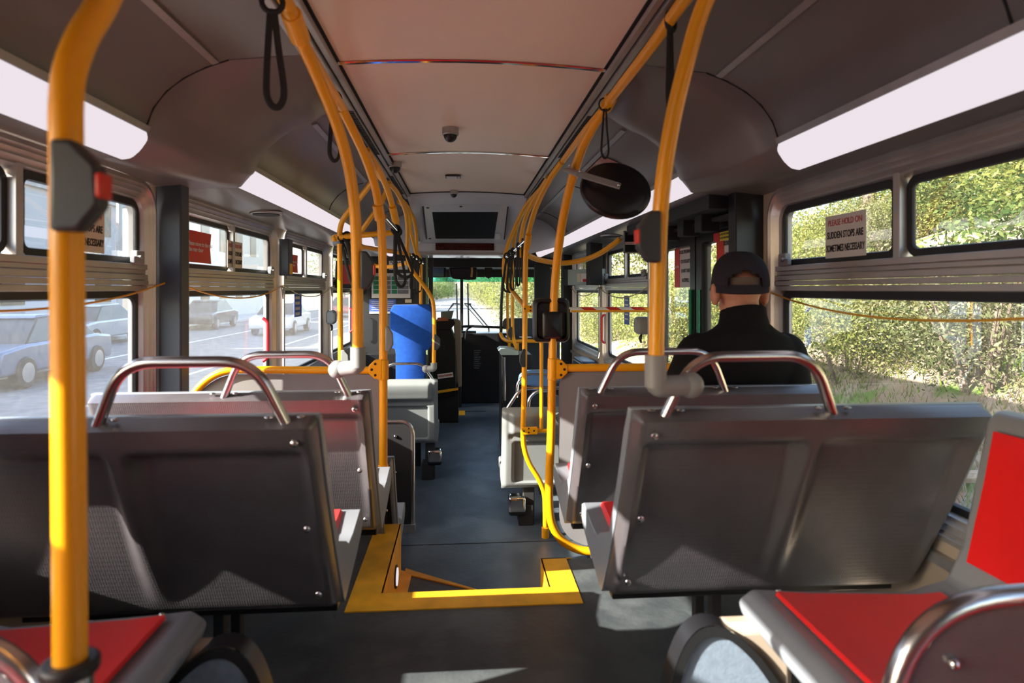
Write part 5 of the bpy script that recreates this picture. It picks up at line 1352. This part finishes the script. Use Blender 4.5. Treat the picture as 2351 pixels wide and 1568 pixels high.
# blue side seats right
th = thing('blue_side_seat', 'blue cushioned aisle-facing seat with a steel arm, beyond the right grey seat', 'seat', (.9, 5.4, LOW))
m = MB()
pr = [(.44, -1.16), (.46, -1.10), (.85, -1.12), (.98, -.70), (1.02, -.66), (1.10, -.66), (1.12, -1.2)]
m.prism(pr, 'y', 4.74, 5.20); m.build('seat_shell', M['shell'], th, bevel=.02)
m = MB(); m.rings([[(x, y, z) for y in (4.79, 5.05)] + [(x, 5.05, z+.03), (x, 4.79, z+.03)] for x, z in ((.48, -1.10), (.80, -1.115))]); m.build('seat_cushion', M['blue_vinyl'], th)
m = MB(); c0 = W(1222, 862, 5.15); m.prism([(W(1188, 900, 5.15)[0], W(0, 895, 5.15)[2]), (W(1192, 880, 5.15)[0], W(0, 872, 5.15)[2]), (W(1206, 866, 5.15)[0], W(0, 862, 5.15)[2]), (W(1256, 864, 5.15)[0], W(0, 860, 5.15)[2]), (W(1268, 880, 5.15)[0], W(0, 880, 5.15)[2]), (W(1268, 905, 5.15)[0], W(0, 905, 5.15)[2])], 'y', 5.10, 5.18); m.build('end_panel', mat('pale_blue_vinyl', (.10, .20, .38), .35), th, bevel=.02, seg=4)
m = MB(); m.tube(round_path([W(1186, 912, 5.0), W(1188, 878, 5.0), W(1206, 860, 5.0), W(1260, 860, 5.0)], .12, 8), .012, 10); m.build('arm_hoop', M['steel'], th); m = MB(); m.tube(round_path([W(1213, 945, 4.7), W(1214, 915, 4.7), W(1232, 898, 4.7), W(1262, 896, 4.7)], .12, 8), .013, 10); m.build('arm_hoop', M['steel'], th)
m = MB(); m.box(.6, .7, 4.9, 5.0, LOW, -1.15); m.build('leg', M['black_matt'], th)
th = thing('wall_bench', 'dark blue seat back with a pale outline against the right wall under the windows', 'seat', (1.1, 5.2, LOW))
m = MB()
for k in range(2):
    y0 = 5.25+k*.62
    m.rings([[(XR-.16, y, z) for y, z in rrect(y0, y0+.56, -1.0, -.68, .07, 5)], [(XR-.03, y, z) for y, z in rrect(y0, y0+.56, -1.0, -.68, .07, 5)]])
m.box(.86, XR-.04, 5.24, 6.48, -1.20, -1.10); m.box(.95, 1.05, 5.3, 5.4, LOW, -1.18); m.box(.95, 1.05, 6.3, 6.4, LOW, -1.18)
m.build('seat_shell', mat('navy_shell', (.02, .035, .075), .35), th, bevel=.01)
for k in range(2):
    y0 = 5.25+k*.62; m = MB(); m.tube([(XR-.165, y, z) for y, z in rrect(y0+.03, y0+.53, -.97, -.71, .06, 5)], .006, 6, closed=True); m.build('pale_piping', M['shell_light'], th)
# ================================================================ the passenger
def voxel(m, name, mt, parent, vox, sm=2, subs=0):
    o = m.build(name, mt, parent, smooth=180)
    r = o.modifiers.new('remesh', 'REMESH'); r.mode = 'VOXEL'; r.voxel_size = vox; r.use_smooth_shade = True
    s = o.modifiers.new('smooth', 'SMOOTH'); s.factor = .6; s.iterations = sm
    return o
PXc, PY, ST = 1.005, 2.52, -.715        # hips centre, y, seat top
th = thing('person', 'man from behind in a charcoal cap and black jacket, sitting on the right', 'person', (PXc, PY, PLAT))
hd = Vector(W(1697, 655, 2.30))         # head centre
hd = Vector((hd.x, hd.y, -.005))
HS = 1.13
def headp(x, y, z): return (hd.x+x*HS, hd.y+y*HS, hd.z+z*HS)      # x right, y forward, z up
m = MB()
m.sph(headp(0, .0, .015), (.075, .094, .105), 24, 16)
m.sph(headp(0, .035, -.045), (.058, .060, .065), 18, 12)
m.caps([headp(0, -.015, -.03), headp(0, -.03, -.10), headp(0, -.045, -.19)], [.062, .060, .066], 18)
m.caps([headp(0, .085, .0), headp(0, .108, -.022)], [.010, .015], 10)      # nose
m.sph(headp(0, .082, -.062), (.024, .012, .007), 12, 8)                       # lips
m.sph(headp(0, .070, -.098), (.026, .020, .018), 12, 8)                       # chin
for s in (-1, 1):
    m.sph(headp(s*.030, .084, .012), (.013, .008, .007), 10, 7)               # eyelids
    m.sph(headp(s*.084, -.004, -.012), (.017, .026, .043), 14, 10)            # ears
    m.sph(headp(s*.092, -.012, .006), (.010, .018, .024), 12, 8)
# arms, hands, legs
shz = -.225
arms = {}
for s in (-1, 1):
    a = (hd.x+s*.185, hd.y-.03, shz); b = (hd.x+s*.235, hd.y+.06, -.50); c = (hd.x+s*.10, hd.y+.30, -.575)
    m.caps([a, b], [.040, .034]); m.caps([b, c], [.034, .026])
    arms[s] = (a, b, c)
    hx, hy, hz = c
    m.caps([c, (hx-s*.018, hy+.05, hz-.008), (hx-s*.022, hy+.085, hz-.012)], [.026, .031, .030])
    for k, ln in enumerate((.062, .072, .068, .052)):
        bx = hx-s*.018+(-.027+k*.018)*s*-1; by = hy+.095
        m.caps([(bx, by-.01, hz-.010), (bx, by+ln*.45, hz-.008), (bx, by+ln*.8, hz-.022), (bx, by+ln, hz-.040)], [.0092, .0088, .0082, .0074], 8)
    m.caps([(hx-s*.036, hy+.04, hz), (hx-s*.062, hy+.062, hz+.004), (hx-s*.066, hy+.088, hz)], [.011, .0098, .0085], 8)
m.caps([(PXc, PY-.05, ST+.10), (hd.x, hd.y+.17, -.50), (hd.x, hd.y+.03, -.34), (hd.x, hd.y-.03, -.18)], [.10, .10, .07, .055], 18)
for s in (-1, 1):
    hip = (PXc+s*.085, PY-.03, ST+.075); kn = (PXc+s*.11, PY+.33, ST+.06); an = (PXc+s*.11, PY+.33, PLAT+.09)
    m.caps([hip, kn], [.080, .055]); m.caps([kn, an], [.054, .036])
body = voxel(m, 'body', M['skin'], th, .0065, 2)
# eyes
for s in (-1, 1):
    m = MB(); m.sph(headp(s*.030, .090, .010), (.009, .005, .005), 10, 7); m.build('eye', M['ink'], th)
# hair: short fringe under the cap at the nape
m = MB()
rs = []
for a_ in range(-10, 11):
    t = math.radians(180+a_*9.5) ; x = math.sin(t)*.0775; y = math.cos(t)*.097
    rs.append([headp(x, y, .004), headp(x*1.02, y*1.02, .02), headp(x*.99, y*.99, .045)])
m.rings(rs, closed=False, cap=False); m.build('hair', M['hair'], th, smooth=60)
# jacket: torso loft + sleeves + standing collar
m = MB(); rs = []
tx = hd.x-.0; ty = hd.y
for z, hw, dp, cy_, cx_ in ((-.70, .175, .125, .30, -.00), (-.62, .190, .135, .26, 0), (-.52, .195, .135, .17, 0), (-.42, .205, .130, .09, 0), (-.34, .215, .125, .035, 0), (-.28, .222, .118, -.0, 0), (-.225, .215, .108, -.025, 0), (-.175, .170, .092, -.035, 0), (-.145, .112, .084, -.04, 0), (-.120, .084, .080, -.04, 0)):
    rs.append([(tx+cx_+hw*math.copysign(abs(math.cos(t))**.8, math.cos(t)), ty+cy_*1.0+dp*math.copysign(abs(math.sin(t))**.9, math.sin(t)), z) for t in [2*math.pi*q/36 for q in range(36)]])
m.rings(rs)
for s in (-1, 1):
    a, b, c = arms[s]
    m.caps([(a[0]-s*.02, a[1]+.01, a[2]-.015), ((a[0]+b[0])/2+s*.006, (a[1]+b[1])/2, (a[2]+b[2])/2), b], [.082, .070, .060], 16)
    m.caps([b, ((b[0]+c[0])/2, (b[1]+c[1])/2, (b[2]+c[2])/2), (c[0], c[1]-.02, c[2]+.004)], [.056, .049, .042], 16)
voxel(m, 'jacket', M['jacket'], th, .010, 4)
m = MB(); rs = []
for z, rx, ry, y0 in ((-.17, .118, .098, -.035), (-.14, .094, .090, -.035), (-.105, .084, .086, -.032), (-.075, .080, .084, -.030), (-.073, .074, .078, -.030), (-.12, .074, .076, -.035)):
    rs.append([(tx+rx*math.cos(t), ty+y0+ry*math.sin(t), z+.020*(-math.sin(t))) for t in [2*math.pi*q/32 for q in range(32)]])
m.rings(rs, cap=False); m.build('jacket_collar', M['jacket'], th, smooth=60)
m = MB()
for s in (-1, 1):
    hip = (PXc+s*.085, PY-.03, ST+.085); kn = (PXc+s*.11, PY+.335, ST+.068); an = (PXc+s*.11, PY+.335, PLAT+.07)
    m.caps([hip, kn], [.096, .070]); m.caps([kn, an], [.070, .058])
m.caps([(PXc-.08, PY-.03, ST+.10), (PXc+.08, PY-.03, ST+.10)], [.11, .11])
voxel(m, 'trousers', M['trousers'], th, .012, 3)
for s in (-1, 1):
    m = MB(); x = PXc+s*.11; y = PY+.25; m.caps([(x, y-.02, PLAT+.045), (x, y+.07, PLAT+.042), (x, y+.13, PLAT+.034)], [.042, .046, .032]); voxel(m, 'shoe', M['black'], th, .008, 2)
# cap: crown with an opening at the back, band, brim in front
m = MB(); n = 40; rot = math.radians(-14); tilt = .07
def cp(az, el, k=1.0):
    """az 0 = back (towards the camera), el 0 rim..pi/2 top"""
    x = math.sin(az)*.088*math.cos(el)**.75; y = -math.cos(az)*.107*math.cos(el)**.75; z = .110*math.sin(el)**.85
    x *= k; y *= k; z *= k
    z += -y*-tilt
    c_, s_ = math.cos(rot), math.sin(rot)
    x, y = x*c_-y*s_, x*s_+y*c_
    return headp(x, y-.006, z+.018)
NR = 14
for i in range(n):
    for j in range(NR):
        a0 = 2*math.pi*i/n-math.pi; a1 = 2*math.pi*(i+1)/n-math.pi; e0 = math.pi/2*j/NR; e1 = math.pi/2*(j+1)/NR
        am = (a0+a1)/2; em = (e0+e1)/2
        # half-moon opening above the strap
        if (am/.60)**2+((em-.04)/.36)**2 < 1: continue
        m.quad(cp(a0, e0), cp(a1, e0), cp(a1, e1), cp(a0, e1))
o = m.build('cap', M['cap'], th, smooth=180)
import bmesh
bm = bmesh.new(); bm.from_mesh(o.data); bmesh.ops.remove_doubles(bm, verts=bm.verts, dist=.0005); bmesh.ops.recalc_face_normals(bm, faces=bm.faces); bm.to_mesh(o.data); bm.free(); o.data.shade_smooth()
sd = o.modifiers.new('solid', 'SOLIDIFY'); sd.thickness = .004; sd.offset = 1
m = MB(); rs = [[cp(a_, 0, 1.015) for a_ in [2*math.pi*q/48 for q in range(48)]], [tuple(Vector(cp(a_, 0, 1.02))+Vector((0, 0, -.022))) for a_ in [2*math.pi*q/48 for q in range(48)]], [tuple(Vector(cp(a_, 0, .99))+Vector((0, 0, -.024))) for a_ in [2*math.pi*q/48 for q in range(48)]], [tuple(Vector(cp(a_, .05, .99))) for a_ in [2*math.pi*q/48 for q in range(48)]]]
m.rings(rs, cap=False); m.build('cap_band', M['cap'], o, smooth=50)
m = MB(); rs = []
for k, dz in ((1.0, 0), (1.25, -.004), (1.5, -.02)):
    rs.append([tuple(Vector(cp(a_, 0, 1.0))+(Vector(cp(a_, 0, 1))-Vector(headp(0, 0, .018)))*Vector((1, 1, 0)).length*0+Vector(((Vector(cp(a_, 0, 1)).x-hd.x)*(k-1)*.05, (Vector(cp(a_, 0, 1)).y-hd.y)*(k-1)*.95, dz))) for a_ in [math.pi+math.radians(q*5) for q in range(-13, 14)]])
m.rings(rs, closed=False, cap=False); bo = m.build('cap_brim', M['cap'], o, smooth=60); bo.modifiers.new('solid', 'SOLIDIFY').thickness = .003
m = MB(); m.sph(cp(0, math.pi/2*.999), (.007, .007, .004), 10, 6); m.build('cap_button', M['cap'], o)

# ================================================================ outside
rnd = random.Random(4)
def hmap(x, y):
    """ground height (eye-relative) of the surroundings"""
    g = -1.97
    if x > 2.0:
        d = x-2.0
        s = 1.0
        h = g+.22*d if d < 2.2 else g+.484+ (d-2.2)*.52 if d < 7 else g+.484+2.5+(d-7)*.33
        far = sstep(9, 22, y)        # ahead the bank recedes
        d2 = max(0, x-(2.0+far*2.2))
        h2 = g+.14*d2+.012*d2*d2
        h = lerp(h, min(h2, g+6), far)
        h += .10*math.sin(x*1.3+y*.7)+.07*math.sin(y*1.9+x*.4)
        if d < .6: h = lerp(g, h, d/.6)
        return h
    return g
M['verge'] = mixmat('verge_earth', (.30, .22, .16), (.42, .34, .26), 1.2, .95, cc=(.13, .22, .035), s2=1.6, bump=.6, bs=9)
m = MB(); rows = []
xs = [2.0+.25*i for i in range(34)]+[10.5+1.2*i for i in range(24)]
ys = [-8+.5*j for j in range(60)]+[22+3*j for j in range(40)]
for y in ys: rows.append([(x, y, hmap(x, y)) for x in xs])
m.rings(rows, closed=False); m.build('hillside', M['verge'], None, smooth=80, kind='structure', loc=(0, 0, 0))
m = MB(); m.box(-60, 2.05, -30, 160, -2.1, -1.97); m.build('road', M['asphalt'], None, kind='structure', smooth=0, loc=(0, 0, 0))
m = MB(); m.box(-60, -13.5, -30, 160, -1.96, -1.84); m.build('pavement', M['concrete'], None, kind='structure', smooth=0, loc=(0, 0, 0))
m = MB()
for k in range(24): m.box(-2.9, -2.78, -6+k*4.5, -3.4+k*4.5, -1.969, -1.965)
m.box(-6.4, -6.28, -10, 120, -1.969, -1.965); m.box(-10.2, -10.05, -10, 120, -1.969, -1.965); m.box(1.62, 1.74, -10, 120, -1.969, -1.965)
m.build('road_marking', M['line'], None, kind='structure', smooth=0, loc=(0, 0, 0))

# foliage builders: leaves on short branching sprays inside a lumpy crown
def leafmat(name, a, b, c):
    m = bpy.data.materials.new(name); m.use_nodes = True; t = m.node_tree; t.nodes.clear(); L = t.links
    out = t.nodes.new('ShaderNodeOutputMaterial'); df = t.nodes.new('ShaderNodeBsdfDiffuse'); tl = t.nodes.new('ShaderNodeBsdfTranslucent')
    ge = t.nodes.new('ShaderNodeNewGeometry'); cr = t.nodes.new('ShaderNodeValToRGB'); e = cr.color_ramp.elements
    e[0].color = (*a, 1); e[1].color = (*b, 1); x = e.new(.6); x.color = (*c, 1)
    L.new(ge.outputs['Random Per Island'], cr.inputs[0]); L.new(cr.outputs[0], df.inputs[0]); L.new(cr.outputs[0], tl.inputs[0])
    mx = t.nodes.new('ShaderNodeMixShader'); mx.inputs[0].default_value = .35; L.new(df.outputs[0], mx.inputs[1]); L.new(tl.outputs[0], mx.inputs[2]); L.new(mx.outputs[0], out.inputs[0])
    return m
M['leaf_a'] = leafmat('olive_leaves', (.10, .13, .03), (.44, .43, .17), (.26, .28, .08))
M['leaf_b'] = leafmat('mixed_leaves', (.09, .11, .045), (.42, .37, .24), (.20, .22, .10))
M['leaf_d'] = leafmat('dark_leaves', (.05, .09, .03), (.20, .24, .08), (.11, .16, .05))
M['dry'] = leafmat('dry_stems', (.30, .22, .14), (.50, .40, .28), (.38, .30, .20))
M['grass'] = leafmat('verge_grass', (.12, .20, .02), (.32, .42, .07), (.20, .32, .04))
M['bark'] = mixmat('bark', (.12, .09, .07), (.30, .24, .19), 6, .9, bump=.6)
M['log'] = mixmat('pale_log', (.42, .32, .23), (.58, .46, .34), 5, .9, bump=.5)
def crown(name, n, size, seed, mt, parent, sq=(1, 1, 1), lumps=7, lo=-.5):
    r = random.Random(seed); L = []
    for i in range(lumps):
        a = r.uniform(0, 6.28); el = r.uniform(lo, 1)
        L.append((Vector((math.cos(a)*.55*sq[0], math.sin(a)*.55*sq[1], el*.5*sq[2])), r.uniform(.38, .62)))
    L.append((Vector((0, 0, 0)), .7)); m = MB(); o0 = Vector(parent['_o']) if parent is not None else Vector((0, 0, 0))
    for i in range(n):
        c, R = L[r.randrange(len(L))]
        d = Vector((r.gauss(0, 1), r.gauss(0, 1), r.gauss(0, 1))).normalized()
        p = c+Vector((d.x*sq[0], d.y*sq[1], d.z*sq[2]))*R*(r.random()**.28)
        u = Vector((r.gauss(0, 1), r.gauss(0, 1), r.gauss(0, .7))).normalized(); v = u.cross(Vector((r.gauss(0, 1), r.gauss(0, 1), r.gauss(0, 1)))).normalized()
        s = size*r.uniform(.6, 1.4); p = p+o0
        m.face([tuple(p-u*s), tuple(p+v*s*.42), tuple(p+u*s), tuple(p-v*s*.42)])
    return m.build(name, mt, parent, smooth=0)
def make_bush(seed, mt, n=12500, size=.019, sq=(1, 1, .8)):
    th = thing('bush', 'leafy bush', 'bush', (0, 0, 0))
    crown('foliage', n, size, seed, mt, th, sq)
    m = MB(); r = random.Random(seed)
    for k in range(9):
        a = r.uniform(0, 6.28); x, y = math.cos(a)*.5, math.sin(a)*.5
        m.tube([(0, 0, -.75), (x*.4, y*.4, -.2), (x, y, .35)], [.03, .02, .008], 5)
    m.build('stem', M['bark'], th); return th
protos = [make_bush(11, M['leaf_a']), make_bush(12, M['leaf_b']), make_bush(13, M['leaf_d'], 10500, .023)]
used = [False]*3
def place(k, x, y, z, sc, rot, label, group):
    global protos
    if not used[k]:
        used[k] = True; o = protos[k]; o.location = (x, y, z+E); o.rotation_euler = (0, 0, rot); o.scale = sc if isinstance(sc, tuple) else (sc,)*3; o['label'] = label; o['group'] = group; return o
    return dup(protos[k], (x, y, z), (0, 0, rot), sc, label, group)
LB = {0: 'yellow-green leafy bush on the bank outside the right windows', 1: 'greyish olive bush on the bank outside the right windows', 2: 'dark green bush high on the bank outside the right windows'}
for i in range(58):
    y = -3.5+rnd.random()*22; x = rnd.uniform(6.6, 14)
    k = 0 if rnd.random() < .45 else 1 if rnd.random() < .65 else 2
    s = rnd.uniform(.9, 1.6)*(1+.05*(x-5))
    if i % 12 == 0: x = rnd.uniform(4.8, 5.8); y = rnd.uniform(9.0, 11.5); s = rnd.uniform(.4, .6); k = i % 2
    place(k, x, y, hmap(x, y)+s*.42, (s, s, s*rnd.uniform(.8, 1.2)), rnd.uniform(0, 6), LB[k], 'bushes %s on the bank' % ('yellow-green', 'olive', 'dark')[k])
for i in range(26):      # dense growth beside the rear door and on to the front
    y = rnd.uniform(6, 30); x = 3.9+rnd.uniform(0, 1.6)+max(0, y-9)*.11
    k = 0 if rnd.random() < .6 else 1; s = rnd.uniform(.8, 1.25)+.018*y
    place(k, x, y, hmap(x, y)+s*.45, (s, s, s*1.25), rnd.uniform(0, 6), 'tall yellow-green shrub beside the road ahead of the rear door' if k == 0 else 'tall olive shrub beside the road ahead of the rear door', 'roadside shrubs %d tone' % k)
for i in range(24):      # hedge of tall growth that lines the road ahead on the right
    y = 27+i*4.2; x = 3.5+rnd.uniform(-.3, .9)+y*.012; s = 1.5+.022*y
    place(0 if i % 3 else 1, x, y, -1.9+s*.6, (s*.9, s*1.2, s*1.15), rnd.uniform(0, 6), 'large pale green growth lining the right edge of the road ahead', 'growth along the road ahead')
for i in range(9):
    y = 95+i*6; x = -9-rnd.uniform(0, 5)+i*.9; s = 3.2
    place(2, x, y, -1.9+s*.5, s, rnd.uniform(0, 6), 'dark bush mass left of the road far ahead through the windshield', 'far bushes left of the road')
# trees
def make_tree(seed, mt, h=6.0, label='tree'):
    th = thing('tree', label, 'tree', (0, 0, 0)); r = random.Random(seed)
    m = MB(); m.tube(smooth_path([(0, 0, 0), (.1, .05, h*.25), (-.05, .1, h*.5), (.1, 0, h*.8)], 4), [.20-.011*i for i in range(13)], 8)
    for k in range(10):
        z = h*r.uniform(.2, .75); a = r.uniform(0, 6.28); L_ = r.uniform(.8, 1.8)
        m.tube(smooth_path([(0, 0, z), (math.cos(a)*L_*.5, math.sin(a)*L_*.5, z+.35), (math.cos(a)*L_, math.sin(a)*L_, z+.9)], 3), [.07-.008*i for i in range(7)], 6)
    m.build('trunk', M['bark'], th, smooth=60)
    r2 = random.Random(seed+1); mm = MB()
    cl = [(Vector((r2.gauss(0, 1.0), r2.gauss(0, 1.0), h*.62+r2.gauss(0, 1.1))), r2.uniform(.5, .95)) for _ in range(22)]
    for i in range(9500):
        c, R = cl[i % 22]; d = Vector((r2.gauss(0, 1), r2.gauss(0, 1), r2.gauss(0, .8))).normalized(); p = c+d*R*(r2.random()**.3)
        u = Vector((r2.gauss(0, 1), r2.gauss(0, 1), r2.gauss(0, .7))).normalized(); v = u.cross(Vector((r2.gauss(0, 1), r2.gauss(0, 1), 1))).normalized(); s = .075*r2.uniform(.6, 1.4)
        mm.face([tuple(p-u*s), tuple(p+v*s*.45), tuple(p+u*s), tuple(p-v*s*.45)])
    mm.build('foliage', mt, th, smooth=0); return th
t1 = make_tree(31, M['leaf_a'], label='tall pale green roadside tree, the nearest to the windshield on the right'); t1.location = (4.6, 24, -1.8+E)
tr = [('tall tree where the road ahead vanishes, right side', 4.6, 78, 1.3), ('most distant tree right of the road ahead', 5.0, 115, 1.5), ('tree beside the far road, right, with a pale crown', 5.4, 62, 1.15), ('distant tree at the bend of the road ahead', 1.5, 150, 1.5), ('roadside tree filling the right part of the windshield view', 5.0, 30, 1.1), ('roadside tree behind the first one seen through the windshield', 5.8, 38, 1.2), ('farther roadside tree to the right of the road ahead', 6.8, 50, 1.3), ('roadside tree above the bank near the front door', 7.5, 20, 1.1), ('pale green tree high on the bank ahead of the rear door', 10, 15, 1.1)]
for lb, x, y, s in tr: dup(t1, (x, y, max(hmap(x, y), -1.9)), (0, 0, rnd.uniform(0, 6)), s, lb)
t2 = make_tree(41, M['leaf_d'], 6.5, label='dark tree on the bank outside the nearest right window'); t2.location = (9.5, 4.5, hmap(9.5, 4.5)+E)
for lb, x, y, s in (('dark tree above the bank, farther forward of the nearest right window', 12.5, 9.5, 1.2), ('dark tree on the bank behind the bus', 9.5, -1.5, 1.15), ('hazy dark tree left of the road far ahead', -9.5, 62, 1.3), ('hazy tree far ahead left of the parked cars', -14, 75, 1.6), ('faint tree on the left far behind the wipers', -8.5, 118, 1.4), ('faint tree left of the windshield divider, at the end of the road', -4.5, 152, 1.3), ('dark tree far left beyond the road', -22, 48, 1.3)):
    dup(t2, (x, y, max(hmap(x, y), -1.9)), (0, 0, rnd.uniform(0, 6)), s, lb)
# fallen log and bare trunk
m = MB(); m.tube(smooth_path([(3.4, 5.0, hmap(3.4, 5.0)+.08), (3.9, 4.4, hmap(3.9, 4.4)+.10), (4.4, 3.7, hmap(4.4, 3.7)+.10), (5.2, 2.7, hmap(5.2, 2.7)+.12)], 5), [.05]*16, 8)
m.build('fallen_branch', M['log'], None, label='long pale fallen branch lying on the bank outside the right window', cat='branch')
m = MB(); m.tube(smooth_path([(7.2, 5.3, hmap(7.2, 5.3)), (7.0, 5.0, .4), (6.8, 4.5, 1.0), (6.9, 4.0, 1.7)], 5), [.16-.006*i for i in range(16)], 8)
m.tube(smooth_path([(7.0, 5.0, .45), (6.5, 5.6, .9), (6.2, 6.3, 1.1)], 5), [.08-.006*i for i in range(11)], 6)
m.build('bare_trunk', M['bark'], None, label='leaning bare trunk among the bushes seen in the upper right window', cat='trunk')
# ground litter: dry stems and grass tufts (uncountable)
def tufts(name, mt, n, x0, x1, y0, y1, h, seed, label, cat):
    r = random.Random(seed); m = MB(); cl = [(r.uniform(x0, x1), r.uniform(y0, y1)) for _ in range(max(8, n//90))]
    for i in range(n):
        cx_, cy2 = cl[r.randrange(len(cl))]; x = cx_+r.gauss(0, .22); y = cy2+r.gauss(0, .30)
        x = min(max(x, x0), x1)
        z = hmap(x, y); a = r.uniform(0, 6.28); hh = h*r.uniform(.4, 1.3); dx, dy = math.cos(a)*hh*.6, math.sin(a)*hh*.6; w_ = .006
        m.face([(x-w_*math.sin(a), y+w_*math.cos(a), z), (x+w_*math.sin(a), y-w_*math.cos(a), z), (x+dx, y+dy, z+hh)])
    return m.build(name, mt, None, smooth=0, kind='stuff', label=label, cat=cat, loc=(0, 0, 0))
tufts('grass', M['grass'], 13000, 2.3, 5.6, -1, 12, .10, 5, 'green grass tufts on the verge outside the right windows', 'grass')
tufts('dry_stems', M['dry'], 22000, 2.4, 7.5, -1, 13, .16, 6, 'dry brown stems and litter on the bank outside the right windows', 'dry grass')
fy = emis('x', (1, 1, 1), 0); bpy.data.materials.remove(fy)
fm = mat('yellow_petals', (.80, .70, .04), .6); m = MB(); r = random.Random(9)
for i in range(60):
    cx_, cy2 = [(4.3, 3.6), (4.2, 4.4), (4.9, 3.9), (3.7, 4.6), (5.0, 3.2)][i % 5]; x = cx_+r.gauss(0, .12); y = cy2+r.gauss(0, .14); m.sph((x, y, hmap(x, y)+.08), (.022, .022, .012), 7, 5)
m.build('yellow_flowers', fm, None, kind='stuff', label='small yellow flowers on the verge outside the right window', cat='flowers')

# ---- left side: cars, buildings
def car(label, x, y, rot, paint, sx=1.0):
    th = thing('car', label, 'car', (x, y, -1.97)); X = lambda p: (x+p[0], y+p[1], -1.97+p[2])
    pr = [(-2.1, .30), (-2.15, .55), (-2.05, .78), (-1.25, .88), (1.35, .92), (2.05, .85), (2.12, .55), (2.05, .30)]
    m = MB(); m.rings([[X((sx_, yy, zz)) for yy, zz in pr] for sx_ in (-.86, .86)]); m.build('car_body', paint, th, bevel=.06, seg=3, smooth=50)
    rf = [(-1.25, .86, .80), (-.55, 1.38, .62), (.75, 1.42, .62), (1.45, .90, .80)]
    m = MB(); m.rings([[X((s*w_, yy, zz)) for yy, zz, w_ in rf] for s in (-1, 1)]); m.build('car_glass', M['smoke'], th, bevel=.03)
    m = MB(); m.rings([[X((s*.60, yy, zz)) for yy, zz in ((-.6, 1.36), (-.5, 1.43), (.7, 1.46), (.82, 1.40))] for s in (-1, 1)]); m.build('car_roof', paint, th, bevel=.03)
    for wx in (-.80, .80):
        for wy in (-1.35, 1.35):
            m = MB(); a = X((wx-.1, wy, .32)); b = X((wx+.1, wy, .32)); m.cyl(a, b, .32, 22); o = m.build('wheel', M['rubber'], th, bevel=.03)
            m = MB(); c = X((wx+(.1 if wx > 0 else -.1), wy, .32)); m.cyl((c[0]-.012, c[1], c[2]), (c[0]+.012, c[1], c[2]), .20, 18); m.build('hubcap', M['steel'], o)
    th.rotation_euler = (0, 0, rot)
    return th
P_ = lambda n, c: mat('paint_'+n, c, .25, coat=.8, metal=.3)
car('blue-grey car on the road outside the nearest left window', -9.6, 14.6, .05, P_('bluegrey', (.10, .14, .22)))
car('dark car parked across the road seen through the second left window', -13.0, 33.5, .05, P_('dark', (.03, .03, .035)))
car('white car on the road seen through the third left window', -8.2, 29.5, .03, P_('white', (.70, .70, .70)))
car('silver car behind the blue-grey one, across the road', -13.4, 24, .02, P_('silver', (.40, .42, .45)))
car('small dark car far ahead on the left of the road', -3.8, 58, .0, P_('dark2', (.04, .05, .06)))
car('red car far ahead beyond the white one', -8.6, 47, .0, P_('red', (.35, .03, .03)))
def building(label, x0, x1, y0, y1, h, mt):
    th = thing('building', label, 'building', ((x0+x1)/2, (y0+y1)/2, -1.9)); m = MB(); m.box(x0, x1, y0, y1, -1.95, h); m.build('wall', mt, th, smooth=0)
    m = MB(); m.box(x0-.2, x1+.2, y0-.2, y1+.2, h, h+.3); m.build('roof', M['concrete'], th, smooth=0)
    y = y0+1.2; 
    while y < y1-1.6:
        for z in (-.6, 2.6):
            if z+1.4 < h: m = MB(); m.box(x1-.02, x1+.05, y, y+1.3, z, z+1.5); m.build('window', M['smoke'], th, smooth=0)
        y += 3.1
    return th
W1 = mat('white_render', (.72, .71, .69), .8); W2 = mat('grey_render', (.46, .47, .48), .8); W3 = mat('cream_render', (.62, .58, .50), .8)
building('white rendered building across the road, nearest on the left', -28, -18, -2, 16, 5.5, W1)
building('pale grey building across the road behind the cars', -27, -17.5, 18, 34, 4.2, W2)
building('low cream building across the road farther ahead', -26, -16.5, 37, 55, 5.0, W3)
m = MB(); m.box(-16.2, -16.0, -10, 34, -1.95, -1.0); m.build('garden_wall', W2, None, kind='structure', smooth=0)
# street furniture
for (lb, x, y) in (('pale utility pole far ahead on the right of the road', 2.9, 42), ('pale lamp post on the far pavement to the left', -14.0, 27)):
    m = MB(); m.tube([(x, y, -1.9), (x, y, 6)], .11, 10); m.build('utility_pole', M['concrete'], None, label=lb, cat='pole')
